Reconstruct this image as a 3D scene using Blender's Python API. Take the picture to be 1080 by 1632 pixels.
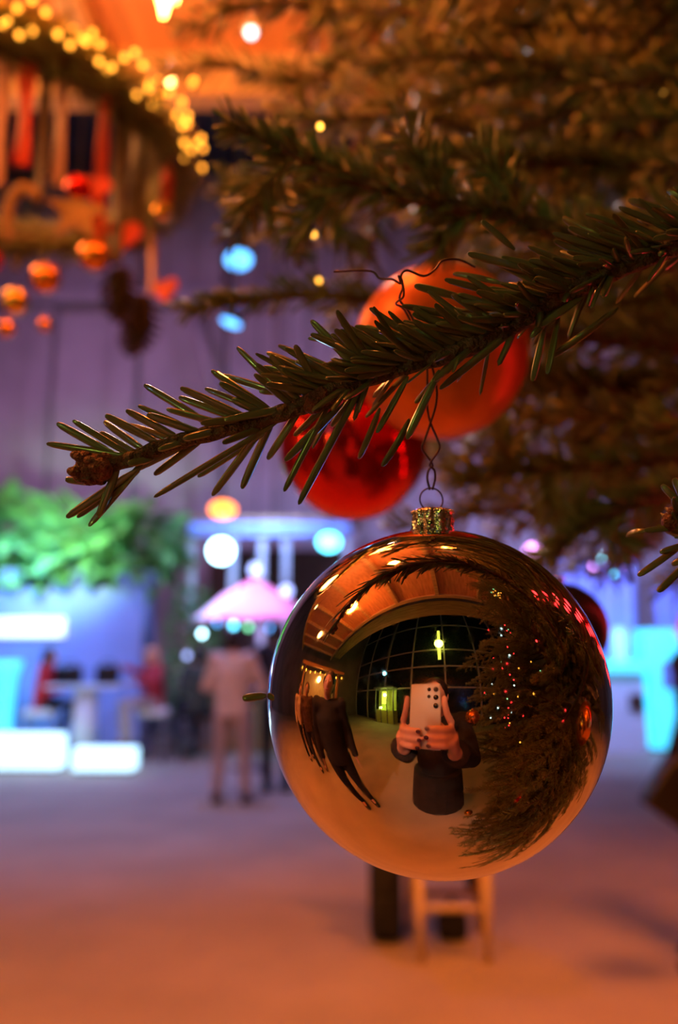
import bpy, bmesh, math, random
import numpy as np
from mathutils import Vector, Matrix, Euler

for o in list(bpy.data.objects):
    bpy.data.objects.remove(o)
SC = bpy.context.scene
COL = SC.collection
PI = math.pi

# ------------------------------------------------------------------ camera
FPX, CX, CY = 1300.0, 540.0, 816.0
PITCH = math.atan(218 / FPX)
CAM = Vector((0, 0, 1.5))
FW = Vector((0, math.cos(PITCH), math.sin(PITCH)))
UP = Vector((0, -math.sin(PITCH), math.cos(PITCH)))
RT = Vector((1, 0, 0))

def at(x, y, d):
    return CAM + d * (FW + RT * ((x - CX) / FPX) + UP * ((CY - y) / FPX))

def ground(x, y):
    v = FW + RT * ((x - CX) / FPX) + UP * ((CY - y) / FPX)
    return CAM + v * (-CAM.z / v.z)

def proj(p):
    v = Vector(p) - CAM
    d = v.dot(FW)
    if d < 1e-4:
        return (-9999, -9999, d)
    return (CX + FPX * v.dot(RT) / d, CY - FPX * v.dot(UP) / d, d)

cd = bpy.data.cameras.new('camera')
cd.sensor_fit = 'VERTICAL'
cd.sensor_height = 36.0
cd.lens = FPX / 1632.0 * 36.0
cd.clip_start = 0.004
cd.clip_end = 100
cd.dof.use_dof = True
cd.dof.focus_distance = 0.226
cd.dof.aperture_fstop = cd.lens / 1000 / 0.0042
cam = bpy.data.objects.new('camera', cd)
COL.objects.link(cam)
cam.location = CAM
cam.rotation_euler = (PI / 2 + PITCH, 0, 0)
SC.camera = cam

# ------------------------------------------------------------------ world, exposure
w = bpy.data.worlds.new('night')
w.use_nodes = True
w.node_tree.nodes['Background'].inputs[0].default_value = (0.10, 0.06, 0.10, 1)
w.node_tree.nodes['Background'].inputs[1].default_value = 0.015
SC.world = w
SC.view_settings.view_transform = 'Standard'
SC.view_settings.look = 'None'
SC.view_settings.exposure = 0.0
SC.view_settings.gamma = 1.0
SC.view_settings.use_curve_mapping = False
SC.cycles.caustics_reflective = False
SC.cycles.caustics_refractive = False
SC.cycles.sample_clamp_indirect = 4.0
SC.cycles.sample_clamp_direct = 30.0
SC.cycles.max_bounces = 8

WARM = (1.0, 0.23, 0.03)
BLUE = (0.10, 0.22, 1.0)
VIOLET = (0.80, 0.40, 1.0)

def light(name, kind, loc, energy, color, size=0.1, target=None, angle=1.2, blend=0.6):
    l = bpy.data.lights.new(name, kind)
    l.energy = energy
    l.color = color
    if kind == 'AREA':
        l.size = size
    else:
        l.shadow_soft_size = size
    if kind == 'SPOT':
        l.spot_size = angle
        l.spot_blend = blend
    o = bpy.data.objects.new(name, l)
    COL.objects.link(o)
    o.location = loc
    if target is not None:
        o.rotation_euler = (Vector(target) - Vector(loc)).to_track_quat('-Z', 'Y').to_euler()
    return o

# ------------------------------------------------------------------ materials
M = {}
def mat(name, col, rough=0.6, metal=0.0, var=0.0, scale=8.0, bump=0.0, bscale=60.0, emit=None, estr=0.0,
        col2=None, coat=0.0, sheen=0.0, trans=0.0, subsurf=0.0, stretch=None, spec=0.5):
    m = bpy.data.materials.new(name)
    m.use_nodes = True
    nt = m.node_tree
    b = nt.nodes['Principled BSDF']
    b.inputs['Base Color'].default_value = (*col, 1)
    b.inputs['Roughness'].default_value = rough
    b.inputs['Metallic'].default_value = metal
    b.inputs['Coat Weight'].default_value = coat
    b.inputs['Specular IOR Level'].default_value = spec
    if sheen:
        b.inputs['Sheen Weight'].default_value = sheen
    if trans:
        b.inputs['Transmission Weight'].default_value = trans
    if subsurf:
        b.inputs['Subsurface Weight'].default_value = subsurf
        b.inputs['Subsurface Radius'].default_value = (0.01, 0.004, 0.002)
        b.inputs['Subsurface Scale'].default_value = 0.5
    tc = nt.nodes.new('ShaderNodeTexCoord')
    src = tc.outputs['Object']
    if stretch:
        mp = nt.nodes.new('ShaderNodeMapping')
        mp.inputs['Scale'].default_value = stretch
        nt.links.new(src, mp.inputs['Vector'])
        src = mp.outputs['Vector']
    if var > 0 or col2:
        n = nt.nodes.new('ShaderNodeTexNoise')
        n.inputs['Scale'].default_value = scale
        n.inputs['Detail'].default_value = 4
        nt.links.new(src, n.inputs['Vector'])
        r = nt.nodes.new('ShaderNodeValToRGB')
        c2 = col2 or tuple(max(0, c * (1 - var)) for c in col)
        c1 = col if col2 else tuple(min(1, c * (1 + var)) for c in col)
        r.color_ramp.elements[0].position = 0.35
        r.color_ramp.elements[1].position = 0.65
        r.color_ramp.elements[0].color = (*c2, 1)
        r.color_ramp.elements[1].color = (*c1, 1)
        nt.links.new(n.outputs['Fac'], r.inputs['Fac'])
        nt.links.new(r.outputs['Color'], b.inputs['Base Color'])
    if bump > 0:
        n2 = nt.nodes.new('ShaderNodeTexNoise')
        n2.inputs['Scale'].default_value = bscale
        n2.inputs['Detail'].default_value = 3
        nt.links.new(src, n2.inputs['Vector'])
        bp = nt.nodes.new('ShaderNodeBump')
        bp.inputs['Strength'].default_value = bump
        bp.inputs['Distance'].default_value = 0.01
        nt.links.new(n2.outputs['Fac'], bp.inputs['Height'])
        nt.links.new(bp.outputs['Normal'], b.inputs['Normal'])
    if emit:
        b.inputs['Emission Color'].default_value = (*emit, 1)
        b.inputs['Emission Strength'].default_value = estr
    M[name] = m
    return m

mat('needle', (0.125, 0.135, 0.045), 0.28, var=0.35, scale=90, col2=(0.155, 0.105, 0.050), coat=0.5)
mat('needle_soft', (0.17, 0.19, 0.06), 0.42, var=0.35, scale=30, col2=(0.19, 0.15, 0.055))
mat('bark', (0.11, 0.050, 0.026), 0.7, var=0.4, scale=120, bump=0.8, bscale=400)
mat('bud', (0.17, 0.035, 0.018), 0.5, var=0.45, scale=200, bump=0.6, bscale=500)
mat('mirror', (0.66, 0.53, 0.40), 0.018, 1.0, spec=0.5)
def _dust(m):
    nt = m.node_tree; b = nt.nodes['Principled BSDF']
    tc = nt.nodes['Texture Coordinate']
    n = nt.nodes.new('ShaderNodeTexNoise'); n.inputs['Scale'].default_value = 420; n.inputs['Detail'].default_value = 6
    nt.links.new(tc.outputs['Object'], n.inputs['Vector'])
    r = nt.nodes.new('ShaderNodeMapRange')
    r.inputs['From Min'].default_value = 0.45; r.inputs['From Max'].default_value = 0.8
    r.inputs['To Min'].default_value = 0.012; r.inputs['To Max'].default_value = 0.13
    nt.links.new(n.outputs['Fac'], r.inputs['Value']); nt.links.new(r.outputs['Result'], b.inputs['Roughness'])
_dust(M['mirror'])
mat('cap_metal', (0.85, 0.70, 0.58), 0.07, 1.0, bump=0.22, bscale=330)
mat('wire', (0.10, 0.045, 0.05), 0.38, 0.9)
mat('bauble_orange', (0.78, 0.14, 0.012), 0.38, 0.35, var=0.12, scale=30)
mat('bauble_red', (0.75, 0.012, 0.012), 0.10, 0.75)
mat('bauble_dark', (0.035, 0.016, 0.013), 0.4, 0.2, var=0.2)
mat('bauble_gold', (0.90, 0.50, 0.10), 0.14, 1.0)
mat('bauble_copper', (0.90, 0.30, 0.06), 0.16, 0.9)
mat('floor', (0.40, 0.32, 0.25), 0.75, var=0.10, scale=1.2, bump=0.15, bscale=40)
mat('plaster', (0.55, 0.50, 0.52), 0.8, var=0.15, scale=0.8, bump=0.2, bscale=20)
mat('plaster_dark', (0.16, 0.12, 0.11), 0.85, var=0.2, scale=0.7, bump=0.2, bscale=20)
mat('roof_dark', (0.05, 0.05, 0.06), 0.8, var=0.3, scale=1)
mat('canopy', (0.60, 0.29, 0.15), 0.7, var=0.2, scale=3, stretch=(6, 0.7, 1), bump=0.2, bscale=20)
mat('beam_wood', (0.48, 0.34, 0.20), 0.65, var=0.25, scale=3, stretch=(0.6, 6, 6))
mat('steel', (0.22, 0.22, 0.25), 0.5, 0.6, var=0.15)
mat('mullion', (0.42, 0.40, 0.34), 0.5, 0.3, var=0.1)
mat('night_glass', (0.012, 0.018, 0.018), 0.10, 0.0, var=0.2)
mat('wood_light', (0.62, 0.46, 0.27), 0.5, var=0.2, scale=6, stretch=(8, 8, 1))
mat('wood_mid', (0.40, 0.21, 0.09), 0.6, var=0.25, scale=6, stretch=(1, 8, 8))
mat('wood_dark', (0.07, 0.030, 0.015), 0.7, var=0.35, scale=30)
mat('black_cloth', (0.010, 0.009, 0.012), 0.9, var=0.3, scale=20, bump=0.3, bscale=200)
mat('dark_coat', (0.014, 0.009, 0.008), 0.85, var=0.3, scale=15, bump=0.3, bscale=150)
mat('brown_cloth', (0.10, 0.050, 0.035), 0.85, var=0.3, scale=15)
mat('navy_cloth', (0.03, 0.03, 0.06), 0.85, var=0.3, scale=15)
mat('red_cloth', (0.70, 0.02, 0.03), 0.75, var=0.15, scale=12, bump=0.2, bscale=100)
mat('maroon_cloth', (0.42, 0.015, 0.03), 0.75, var=0.2, scale=12)
mat('beige_cloth', (0.70, 0.55, 0.48), 0.85, var=0.1, scale=12, bump=0.3, bscale=120)
mat('taupe_cloth', (0.42, 0.33, 0.33), 0.85, var=0.15, scale=12)
mat('white_cloth', (0.80, 0.78, 0.76), 0.85, var=0.06, scale=12)
mat('green_cloth', (0.05, 0.07, 0.06), 0.85, var=0.2, scale=12)
mat('skin', (0.72, 0.36, 0.24), 0.5, var=0.08, scale=25, subsurf=0.1)
mat('hair_dark', (0.018, 0.010, 0.008), 0.5, var=0.4, scale=60, stretch=(1, 1, 0.2))
mat('hair_ginger', (0.62, 0.30, 0.20), 0.6, var=0.3, scale=60, stretch=(1, 1, 0.2))
mat('hair_brown', (0.09, 0.045, 0.02), 0.6, var=0.3, scale=60, stretch=(1, 1, 0.2))
mat('eye_white', (0.8, 0.78, 0.75), 0.2)
mat('lip', (0.45, 0.10, 0.09), 0.4)
mat('nail_polish', (0.06, 0.004, 0.012), 0.15, coat=0.5)
mat('leather_white', (0.78, 0.66, 0.62), 0.5, var=0.08)
mat('leather_dark', (0.008, 0.006, 0.006), 0.4, var=0.2)
mat('phone_shell', (0.66, 0.62, 0.52), 0.35, var=0.02)
mat('phone_screen', (0.01, 0.01, 0.012), 0.08)
mat('lens_black', (0.006, 0.006, 0.008), 0.08, coat=0.5)
mat('ribbon_red', (0.80, 0.045, 0.02), 0.5, var=0.12, scale=30)
mat('ribbon_salmon', (0.55, 0.26, 0.24), 0.5, var=0.1, scale=30)
mat('ribbon_brown', (0.13, 0.08, 0.06), 0.6, var=0.2, scale=30)
mat('tinsel_gold', (0.95, 0.62, 0.12), 0.3, 0.8, var=0.2)
mat('leaf_green', (0.30, 0.60, 0.18), 0.45, var=0.35, scale=5, col2=(0.10, 0.34, 0.14))
mat('panel_blue', (0.34, 0.42, 0.85), 0.55, var=0.06, scale=1.0)
mat('panel_white', (0.75, 0.78, 0.85), 0.5, var=0.05)
mat('pink_canvas', (0.95, 0.50, 0.70), 0.8, var=0.05)
mat('drape_blue', (0.42, 0.45, 0.95), 0.8, var=0.08, scale=4)
mat('glow_white', (0.8, 0.9, 1.0), 0.5, emit=(0.46, 0.82, 1.0), estr=2.1)
mat('glow_cyan', (0.3, 0.8, 1.0), 0.5, emit=(0.03, 0.70, 1.0), estr=1.25)
mat('glow_pale', (0.5, 0.8, 1.0), 0.5, emit=(0.22, 0.70, 1.0), estr=1.1)
mat('glow_sign', (1, 1, 1), 0.5, emit=(0.80, 0.98, 1.0), estr=1.25)
mat('sign_yellow', (1, 0.7, 0.05), 0.5, emit=(1.0, 0.78, 0.10), estr=1.6)
mat('sign_red', (1, 0.2, 0.05), 0.5, emit=(1.0, 0.45, 0.10), estr=1.2)
mat('led_blue', (0.1, 0.3, 1), 0.5, emit=(0.10, 0.42, 1.0), estr=4.0)
mat('led_strip', (0.2, 0.4, 1), 0.5, emit=(0.16, 0.32, 1.0), estr=1.1)
mat('bulb_cyan', (0.4, 0.9, 1), 0.3, emit=(0.10, 0.75, 1.0), estr=9.0)
mat('bulb_white', (0.9, 0.95, 1), 0.3, emit=(0.45, 0.85, 1.0), estr=14.0)
mat('bulb_spot', (0.8, 0.9, 1), 0.3, emit=(0.62, 0.85, 1.0), estr=4.0)
mat('bulb_violet', (0.6, 0.6, 1), 0.3, emit=(0.36, 0.48, 1.0), estr=3.5)
mat('bulb_orange', (1, 0.5, 0.1), 0.3, emit=(1.0, 0.22, 0.02), estr=6.0)
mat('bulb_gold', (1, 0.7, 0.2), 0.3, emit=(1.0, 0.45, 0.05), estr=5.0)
mat('bulb_rim', (1, 0.6, 0.1), 0.3, emit=(1.0, 0.36, 0.03), estr=5.5)
mat('bulb_pink', (1, 0.5, 0.9), 0.3, emit=(0.9, 0.35, 1.0), estr=9.0)
mat('bulb_red', (1, 0.05, 0.05), 0.3, emit=(1.0, 0.03, 0.04), estr=9.0)
mat('bulb_green', (0.3, 1, 0.4), 0.3, emit=(0.25, 1.0, 0.5), estr=4.0)
mat('star_paper', (1, 0.8, 0.5), 0.6, emit=(1.0, 0.28, 0.05), estr=66.0)
mat('lantern_paper', (1, 0.7, 0.4), 0.6, emit=(1.0, 0.26, 0.04), estr=75.0)
mat('lantern_bright', (1, 0.75, 0.5), 0.6, emit=(1.0, 0.36, 0.09), estr=24.0)
mat('lamp_glass', (1, 0.7, 0.4), 0.4, emit=(1.0, 0.42, 0.12), estr=28.0)
mat('lime_glow', (0.8, 1, 0.2), 0.4, emit=(0.75, 1.0, 0.12), estr=2.2)
mat('lime_bulb', (0.8, 1, 0.2), 0.4, emit=(0.7, 1.0, 0.25), estr=25.0)
mat('lime_panel', (0.45, 0.55, 0.12), 0.5, var=0.1)

# ------------------------------------------------------------------ mesh helpers
class MB:
    def __init__(s):
        s.v = []; s.f = []
    def add(s, vs, fs):
        n = len(s.v)
        s.v.extend([tuple(v) for v in vs])
        s.f.extend([tuple(i + n for i in f) for f in fs])
        return s
    def box(s, c, d, rot=None, bev=0.0):
        hx, hy, hz = d[0] / 2, d[1] / 2, d[2] / 2
        if bev > 0:
            bm = bmesh.new()
            bmesh.ops.create_cube(bm, size=1)
            for v in bm.verts:
                v.co = Vector((v.co.x * d[0], v.co.y * d[1], v.co.z * d[2]))
            bmesh.ops.bevel(bm, geom=bm.edges[:], offset=bev, segments=2, affect='EDGES', profile=0.6)
            vs = [v.co.copy() for v in bm.verts]
            bm.verts.index_update()
            fs = [[v.index for v in f.verts] for f in bm.faces]
            bm.free()
        else:
            vs = [Vector((x * hx, y * hy, z * hz)) for x in (-1, 1) for y in (-1, 1) for z in (-1, 1)]
            fs = [(0, 1, 3, 2), (4, 6, 7, 5), (0, 4, 5, 1), (2, 3, 7, 6), (0, 2, 6, 4), (1, 5, 7, 3)]
        if rot is not None:
            R = rot if isinstance(rot, Matrix) else Euler(rot).to_matrix()
            vs = [R @ v for v in vs]
        c = Vector(c)
        return s.add([v + c for v in vs], fs)
    def tube(s, pts, rad, seg=10, cap=True, flat=1.0, ref=None, rnd=False):
        pts = [Vector(p) for p in pts]
        if not hasattr(rad, '__len__'):
            rad = [rad] * len(pts)
        rad = list(rad)
        if rnd:   # rounded ends
            d0 = (pts[0] - pts[1]).normalized(); d1 = (pts[-1] - pts[-2]).normalized()
            r0, r1 = rad[0], rad[-1]
            pts = [pts[0] + d0 * r0 * .95, pts[0] + d0 * r0 * .6] + pts + [pts[-1] + d1 * r1 * .6, pts[-1] + d1 * r1 * .95]
            rad = [r0 * .3, r0 * .8] + rad + [r1 * .8, r1 * .3]
        vs = []; fs = []
        nrm = None
        n = len(pts)
        for i, p in enumerate(pts):
            t = (pts[min(i + 1, n - 1)] - pts[max(i - 1, 0)]).normalized()
            if nrm is None:
                a = Vector(ref) if ref is not None else (Vector((0, 0, 1)) if abs(t.z) < 0.9 else Vector((1, 0, 0)))
                nrm = (a - t * a.dot(t)).normalized()
            else:
                nrm = (nrm - t * nrm.dot(t))
                nrm = nrm.normalized() if nrm.length > 1e-6 else t.orthogonal().normalized()
            bn = t.cross(nrm)
            for k in range(seg):
                a = 2 * PI * k / seg
                vs.append(p + (nrm * math.cos(a) * flat + bn * math.sin(a)) * rad[i])
        for i in range(n - 1):
            for k in range(seg):
                fs.append((i * seg + k, i * seg + (k + 1) % seg, (i + 1) * seg + (k + 1) % seg, (i + 1) * seg + k))
        if cap:
            fs.append(tuple(range(seg - 1, -1, -1)))
            fs.append(tuple((n - 1) * seg + k for k in range(seg)))
        return s.add(vs, fs)
    def lathe(s, prof, c=(0, 0, 0), seg=24, ripple=None):
        c = Vector(c); vs = []; fs = []
        n = len(prof)
        for i, (r, z) in enumerate(prof):
            for k in range(seg):
                a = 2 * PI * k / seg
                rr = r if ripple is None else ripple(r, z, a, i)
                vs.append(c + Vector((rr * math.cos(a), rr * math.sin(a), z)))
        for i in range(n - 1):
            for k in range(seg):
                fs.append((i * seg + k, i * seg + (k + 1) % seg, (i + 1) * seg + (k + 1) % seg, (i + 1) * seg + k))
        if prof[0][0] > 1e-6:
            fs.append(tuple(range(seg - 1, -1, -1)))
        if prof[-1][0] > 1e-6:
            fs.append(tuple((n - 1) * seg + k for k in range(seg)))
        return s.add(vs, fs)
    def ball(s, c, r, seg=16, rings=10, rot=None):
        c = Vector(c)
        if not hasattr(r, '__len__'):
            r = (r, r, r)
        vs = [Vector((0, 0, -1))]; fs = []
        for i in range(1, rings):
            ph = -PI / 2 + PI * i / rings
            for k in range(seg):
                a = 2 * PI * k / seg
                vs.append(Vector((math.cos(ph) * math.cos(a), math.cos(ph) * math.sin(a), math.sin(ph))))
        vs.append(Vector((0, 0, 1)))
        for k in range(seg):
            fs.append((0, 1 + (k + 1) % seg, 1 + k))
        for i in range(rings - 2):
            o = 1 + i * seg
            for k in range(seg):
                fs.append((o + k, o + (k + 1) % seg, o + seg + (k + 1) % seg, o + seg + k))
        o = 1 + (rings - 2) * seg
        for k in range(seg):
            fs.append((o + k, o + (k + 1) % seg, len(vs) - 1))
        R = Euler(rot).to_matrix() if rot is not None else None
        out = []
        for v in vs:
            v = Vector((v.x * r[0], v.y * r[1], v.z * r[2]))
            out.append((R @ v if R else v) + c)
        return s.add(out, fs)
    def prism(s, poly, th, M4):
        """polygon in local xy, extruded +-th/2 in local z, placed by the matrix"""
        n = len(poly)
        vs = [M4 @ Vector((x, y, -th / 2)) for x, y in poly] + [M4 @ Vector((x, y, th / 2)) for x, y in poly]
        fs = [tuple(range(n - 1, -1, -1)), tuple(range(n, 2 * n))]
        fs += [(i, (i + 1) % n, n + (i + 1) % n, n + i) for i in range(n)]
        return s.add(vs, fs)
    def mesh(s, name, material, smooth=True, origin=(0, 0, 0)):
        me = bpy.data.meshes.new(name)
        o = Vector(origin)
        me.from_pydata([Vector(v) - o for v in s.v], [], s.f)
        if smooth:
            me.shade_smooth()
        me.materials.append(M[material])
        me.update()
        return me
    def build(s, name, material, parent=None, origin=(0, 0, 0), smooth=True):
        return link(name, s.mesh(name, material, smooth, origin), parent)

def link(name, me, parent=None, loc=None):
    o = bpy.data.objects.new(name, me)
    COL.objects.link(o)
    if parent is not None:
        o.parent = parent
    if loc is not None:
        o.location = loc
    return o

def tag(o, label, cat=None, group=None, kind=None):
    o['label'] = label
    if cat: o['category'] = cat
    if group: o['group'] = group
    if kind: o['kind'] = kind
    return o

def thing(name, label, cat, loc=(0, 0, 0), rotz=0.0, group=None):
    o = bpy.data.objects.new(name, None)
    o.empty_display_size = 0.05
    COL.objects.link(o)
    o.location = loc
    o.rotation_euler = (0, 0, rotz)
    return tag(o, label, cat, group)

def structure(name, mb, material, label, smooth=False):
    o = mb.build(name, material, smooth=smooth)
    o['kind'] = 'structure'
    o['label'] = label
    return o

def solid(mb, material, voxel=0.012, smooth=6):
    """fuse overlapping shells into one continuous skin"""
    me = bpy.data.meshes.new('tmp')
    me.from_pydata([Vector(v) for v in mb.v], [], mb.f)
    o = bpy.data.objects.new('tmp', me)
    COL.objects.link(o)
    r = o.modifiers.new('r', 'REMESH'); r.mode = 'VOXEL'; r.voxel_size = voxel
    if smooth:
        sm = o.modifiers.new('s', 'SMOOTH'); sm.iterations = smooth; sm.factor = 0.5
    dg = bpy.context.evaluated_depsgraph_get()
    dg.update()
    out = bpy.data.meshes.new_from_object(o.evaluated_get(dg))
    bpy.data.objects.remove(o)
    bpy.data.meshes.remove(me)
    out.materials.clear()
    out.materials.append(M[material])
    out.shade_smooth()
    return out

def spline(pts, n):
    """Catmull-Rom through the points"""
    pts = [Vector(p) for p in pts]
    P = [pts[0] * 2 - pts[1]] + pts + [pts[-1] * 2 - pts[-2]]
    out = []
    segs = len(pts) - 1
    for i in range(n):
        u = i / (n - 1) * segs
        k = min(int(u), segs - 1); t = u - k
        a, b, c, d = P[k], P[k + 1], P[k + 2], P[k + 3]
        out.append(0.5 * ((2 * b) + (c - a) * t + (2 * a - 5 * b + 4 * c - d) * t * t + (3 * b - a - 3 * c + d) * t ** 3))
    return out

# a mass of needles, vectorised: eight-triangle keeled blades
NT = np.array([(0, -.3, 0), (0, 0, .12), (0, .3, 0), (.5, -.5, 0), (.5, 0, .25), (.5, .5, 0), (.92, -.38, 0), (.92, 0, .2), (.92, .38, 0), (1, 0, .0),
               (.5, 0, -.15)])
NF = [(0, 3, 4, 1), (1, 4, 5, 2), (3, 6, 7, 4), (4, 7, 8, 5), (6, 9, 7), (7, 9, 8), (0, 10, 3), (0, 2, 10), (2, 5, 10), (3, 10, 9, 6), (10, 5, 8, 9)]
def needle_mass(mb, base, dirs, lens, wid, rng):
    base = np.array(base); dirs = np.array(dirs)
    dirs /= np.linalg.norm(dirs, axis=1)[:, None]
    rv = rng.normal(size=dirs.shape)
    y = np.cross(dirs, rv); y /= np.linalg.norm(y, axis=1)[:, None]
    z = np.cross(dirs, y)
    lens = np.asarray(lens)
    V = base[:, None, :] + (NT[None, :, 0:1] * lens[:, None, None]) * dirs[:, None, :] + (NT[None, :, 1:2] * wid) * y[:, None, :] + (NT[None, :, 2:3] * wid) * z[:, None, :]
    n0 = len(mb.v); k = len(NT)
    mb.v.extend(map(tuple, V.reshape(-1, 3)))
    for i in range(len(base)):
        o = n0 + i * k
        mb.f.extend([tuple(a + o for a in f) for f in NF])

def twig_needles(mb, path, step, L, W, rng, ang=48, updir=(0, 0, 1), upbias=0.35, t0=0.0):
    path = [Vector(p) for p in path]
    acc = 0.0; bases = []; dirs = []; lens = []
    total = sum((path[i + 1] - path[i]).length for i in range(len(path) - 1))
    done = 0.0
    upv = Vector(updir)
    for i in range(len(path) - 1):
        a, b = path[i], path[i + 1]
        l = (b - a).length
        if l < 1e-6: continue
        t = (b - a) / l
        u = (upv - t * upv.dot(t))
        if u.length < 1e-3: u = t.orthogonal()
        u.normalize(); s = t.cross(u)
        x = acc
        while x < l:
            frac = (done + x) / total
            if frac >= t0:
                ph = rng.normal() * 1.3 if rng.random() < upbias + 0.3 else rng.random() * 2 * PI
                th = math.radians(ang + rng.normal() * 9)
                d = t * math.cos(th) + (u * math.cos(ph) + s * math.sin(ph)) * math.sin(th)
                bases.append(tuple(a + t * x)); dirs.append(tuple(d))
                lens.append(L * (0.75 + 0.4 * rng.random()) * (0.75 if frac > 0.95 else 1))
            x += step
        acc = x - l
        done += l
    if bases:
        needle_mass(mb, bases, dirs, lens, W, rng)

# ================================================================== THE SETTING
HX0, HX1, HY0, HY1, HZ = -9.0, 9.0, -5.5, 15.5, 11.0
structure('floor', MB().box((0, 5, -0.05), (18.4, 21.4, 0.1)), 'floor', 'plain pale concrete hall floor')
wb = structure('wall_back', MB().box((0, HY1 + 0.1, HZ / 2), (18.4, 0.2, HZ)), 'plaster', 'tall plastered back wall lit violet and blue')
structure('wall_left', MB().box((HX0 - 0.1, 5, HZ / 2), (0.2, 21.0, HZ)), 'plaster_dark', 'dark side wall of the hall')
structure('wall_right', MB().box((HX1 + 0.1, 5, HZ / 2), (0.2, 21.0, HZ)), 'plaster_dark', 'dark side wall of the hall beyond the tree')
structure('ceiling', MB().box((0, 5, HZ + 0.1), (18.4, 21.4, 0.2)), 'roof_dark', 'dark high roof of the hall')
# rear glass facade
fac = MB()
xs = [-9 + 2.25 * i for i in range(9)]
zs = [0, 2.4, 3.8, 5.1, 7.9, 11.0]
for x in xs: fac.box((x, HY0, HZ / 2), (0.10 if abs(x) < 8.9 else 0.2, 0.16, HZ))
for z in zs[1:-1]: fac.box((0, HY0, z), (18, 0.12, 0.10))
fc = structure('wall_rear', fac, 'mullion', 'grid of pale mullions in the tall glass wall')
pane_me = {}
for i in range(8):
    for j in range(5):
        h = zs[j + 1] - zs[j]
        if j not in pane_me:
            pane_me[j] = MB().box((0, 0, 0), (2.15, 0.03, h - 0.08)).mesh('pane', 'night_glass', False)
        link('pane', pane_me[j], fc, (xs[i] + 1.125, HY0 - 0.02, (zs[j] + zs[j + 1]) / 2))
# canopy over the market: boards between ribs
CZ, CY0, CY1 = 4.40, -0.78, 3.62
cb = MB()
for i in range(13): cb.box((-7.2 + 1.2 * i, (CY0 + CY1) / 2, CZ - 0.05), (0.10, CY1 - CY0, 0.14))
cb.box((0, CY0 - 0.05, CZ - 0.02), (16, 0.12, 0.26)).box((0, CY1 + 0.05, CZ - 0.05), (16, 0.12, 0.34))
can = structure('trim_1', cb, 'beam_wood', 'ribs and edge beams of the canopy')
pm = MB().box((0, 0, 0), (1.10, CY1 - CY0, 0.05)).mesh('panel', 'canopy', False)
for i in range(12): link('panel', pm, can, (-6.6 + 1.2 * i, (CY0 + CY1) / 2, CZ + 0.04))
structure('trim_2', MB().box((0, -1.55, 4.75), (16, 0.75, 0.25)), 'beam_wood', 'broad pale beam behind the canopy edge')
# gallery ledge and raking struts on the back wall
structure('trim_3', MB().box((-2.5, HY1 - 0.25, 8.3), (9.0, 0.5, 0.24)), 'plaster', 'long ledge across the back wall')
structure('trim_4', MB().tube([(-2.85, HY1 - 0.5, 8.2), (-2.2, HY1 - 0.5, 5.6)], 0.10, 8), 'plaster', 'slanting strut of the back wall', True)
for k in range(7):
    structure('trim_%d' % (5 + k), MB().box((-7.5 + 1.65 * k, HY1 - 0.12, HZ / 2), (0.42, 0.26, HZ), bev=0.02), 'plaster', 'shallow pilaster of the back wall')

# ================================================================== MAIN BAUBLE
BC = Vector((0.0288, 0.24863, 1.48582)); BR = 0.05
bt = thing('christmas_bauble', 'mirror-bright copper glass bauble reflecting a person holding a white phone', 'bauble', BC + Vector((0, 0, -BR)))
MB().ball(BC, BR, 96, 64).build('ball', 'mirror', bt, bt.location)
TOP = BC + Vector((0, 0, BR))
tl = Vector((-0.012, 0, 1)).normalized()
capm = MB()
def cap_r(r, z, a, i):
    return r * (1 + (0.07 * math.cos(a * 10) + 0.03 * math.cos(a * 20 + 1 + z * 500)) * (1 if 1 <= i <= 5 else 0.2)) if r > 0.004 else r
CR = 0.0061
capm.lathe([(CR * 1.04, -0.0012), (CR * 1.08, -0.0002), (CR * 0.98, 0.0010), (CR * 1.03, 0.0028), (CR * 0.97, 0.0045), (CR * 1.04, 0.0056), (CR * 0.98, 0.0063), (CR * 0.80, 0.0066), (0.0005, 0.0066)],
           TOP, 72, cap_r)
cap = capm.build('cap', 'cap_metal', bt, bt.location)
dots = MB()
for k in range(36):
    a = 2 * PI * k / 36
    dots.ball(TOP + Vector((math.cos(a) * CR * 1.06, math.sin(a) * CR * 1.06, 0.0056)), 0.00038, 6, 4)
dots.build('beaded_rim', 'cap_metal', cap, bt.location)
RR = 0.00365
RC = TOP + Vector((-0.0002, 0, 0.0066 + RR * 0.86))
ring = [RC + Vector((RR * math.cos(a), 0.25 * RR * math.cos(a), RR * math.sin(a))) for a in [2 * PI * k / 40 for k in range(41)]]
MB().tube(ring, 0.00026, 8).build('ring', 'wire', cap, bt.location)

# twisted wire hook
HD = RC.y + 0.0
def wd(x, y, k=0.0):
    d = (RC - CAM).dot(FW) + k
    return at(x, y, d)
px_ring = proj(RC + Vector((0, 0, RR)))
hx, hy = px_ring[0], px_ring[1]
sA = [(hx - 2, hy + 3, -.0006), (hx - 6, hy - 14, -.0003), (hx - 4, hy - 28, 0), (hx + 2, hy - 38, .0006), (hx - 14, hy - 62, 0), (hx - 10, hy - 78, -.0004), (hx - 1, hy - 104, -.0006), (hx + 8, hy - 135, 0), (hx + 8, hy - 165, .0), (hx - 4, hy - 210, .002), (hx - 32, hy - 275, .004), (hx - 50, hy - 300, .0), (hx - 45, hy - 320, -.006), (hx - 48, hy - 338, -.008), (hx - 38, hy - 347, -.007), (hx - 12, hy - 338, -.006), (hx + 6, hy - 348, -.004), (hx + 18, hy - 362, -.002), (hx + 44, hy - 364, .002), (hx + 70, hy - 352, .004)]
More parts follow.
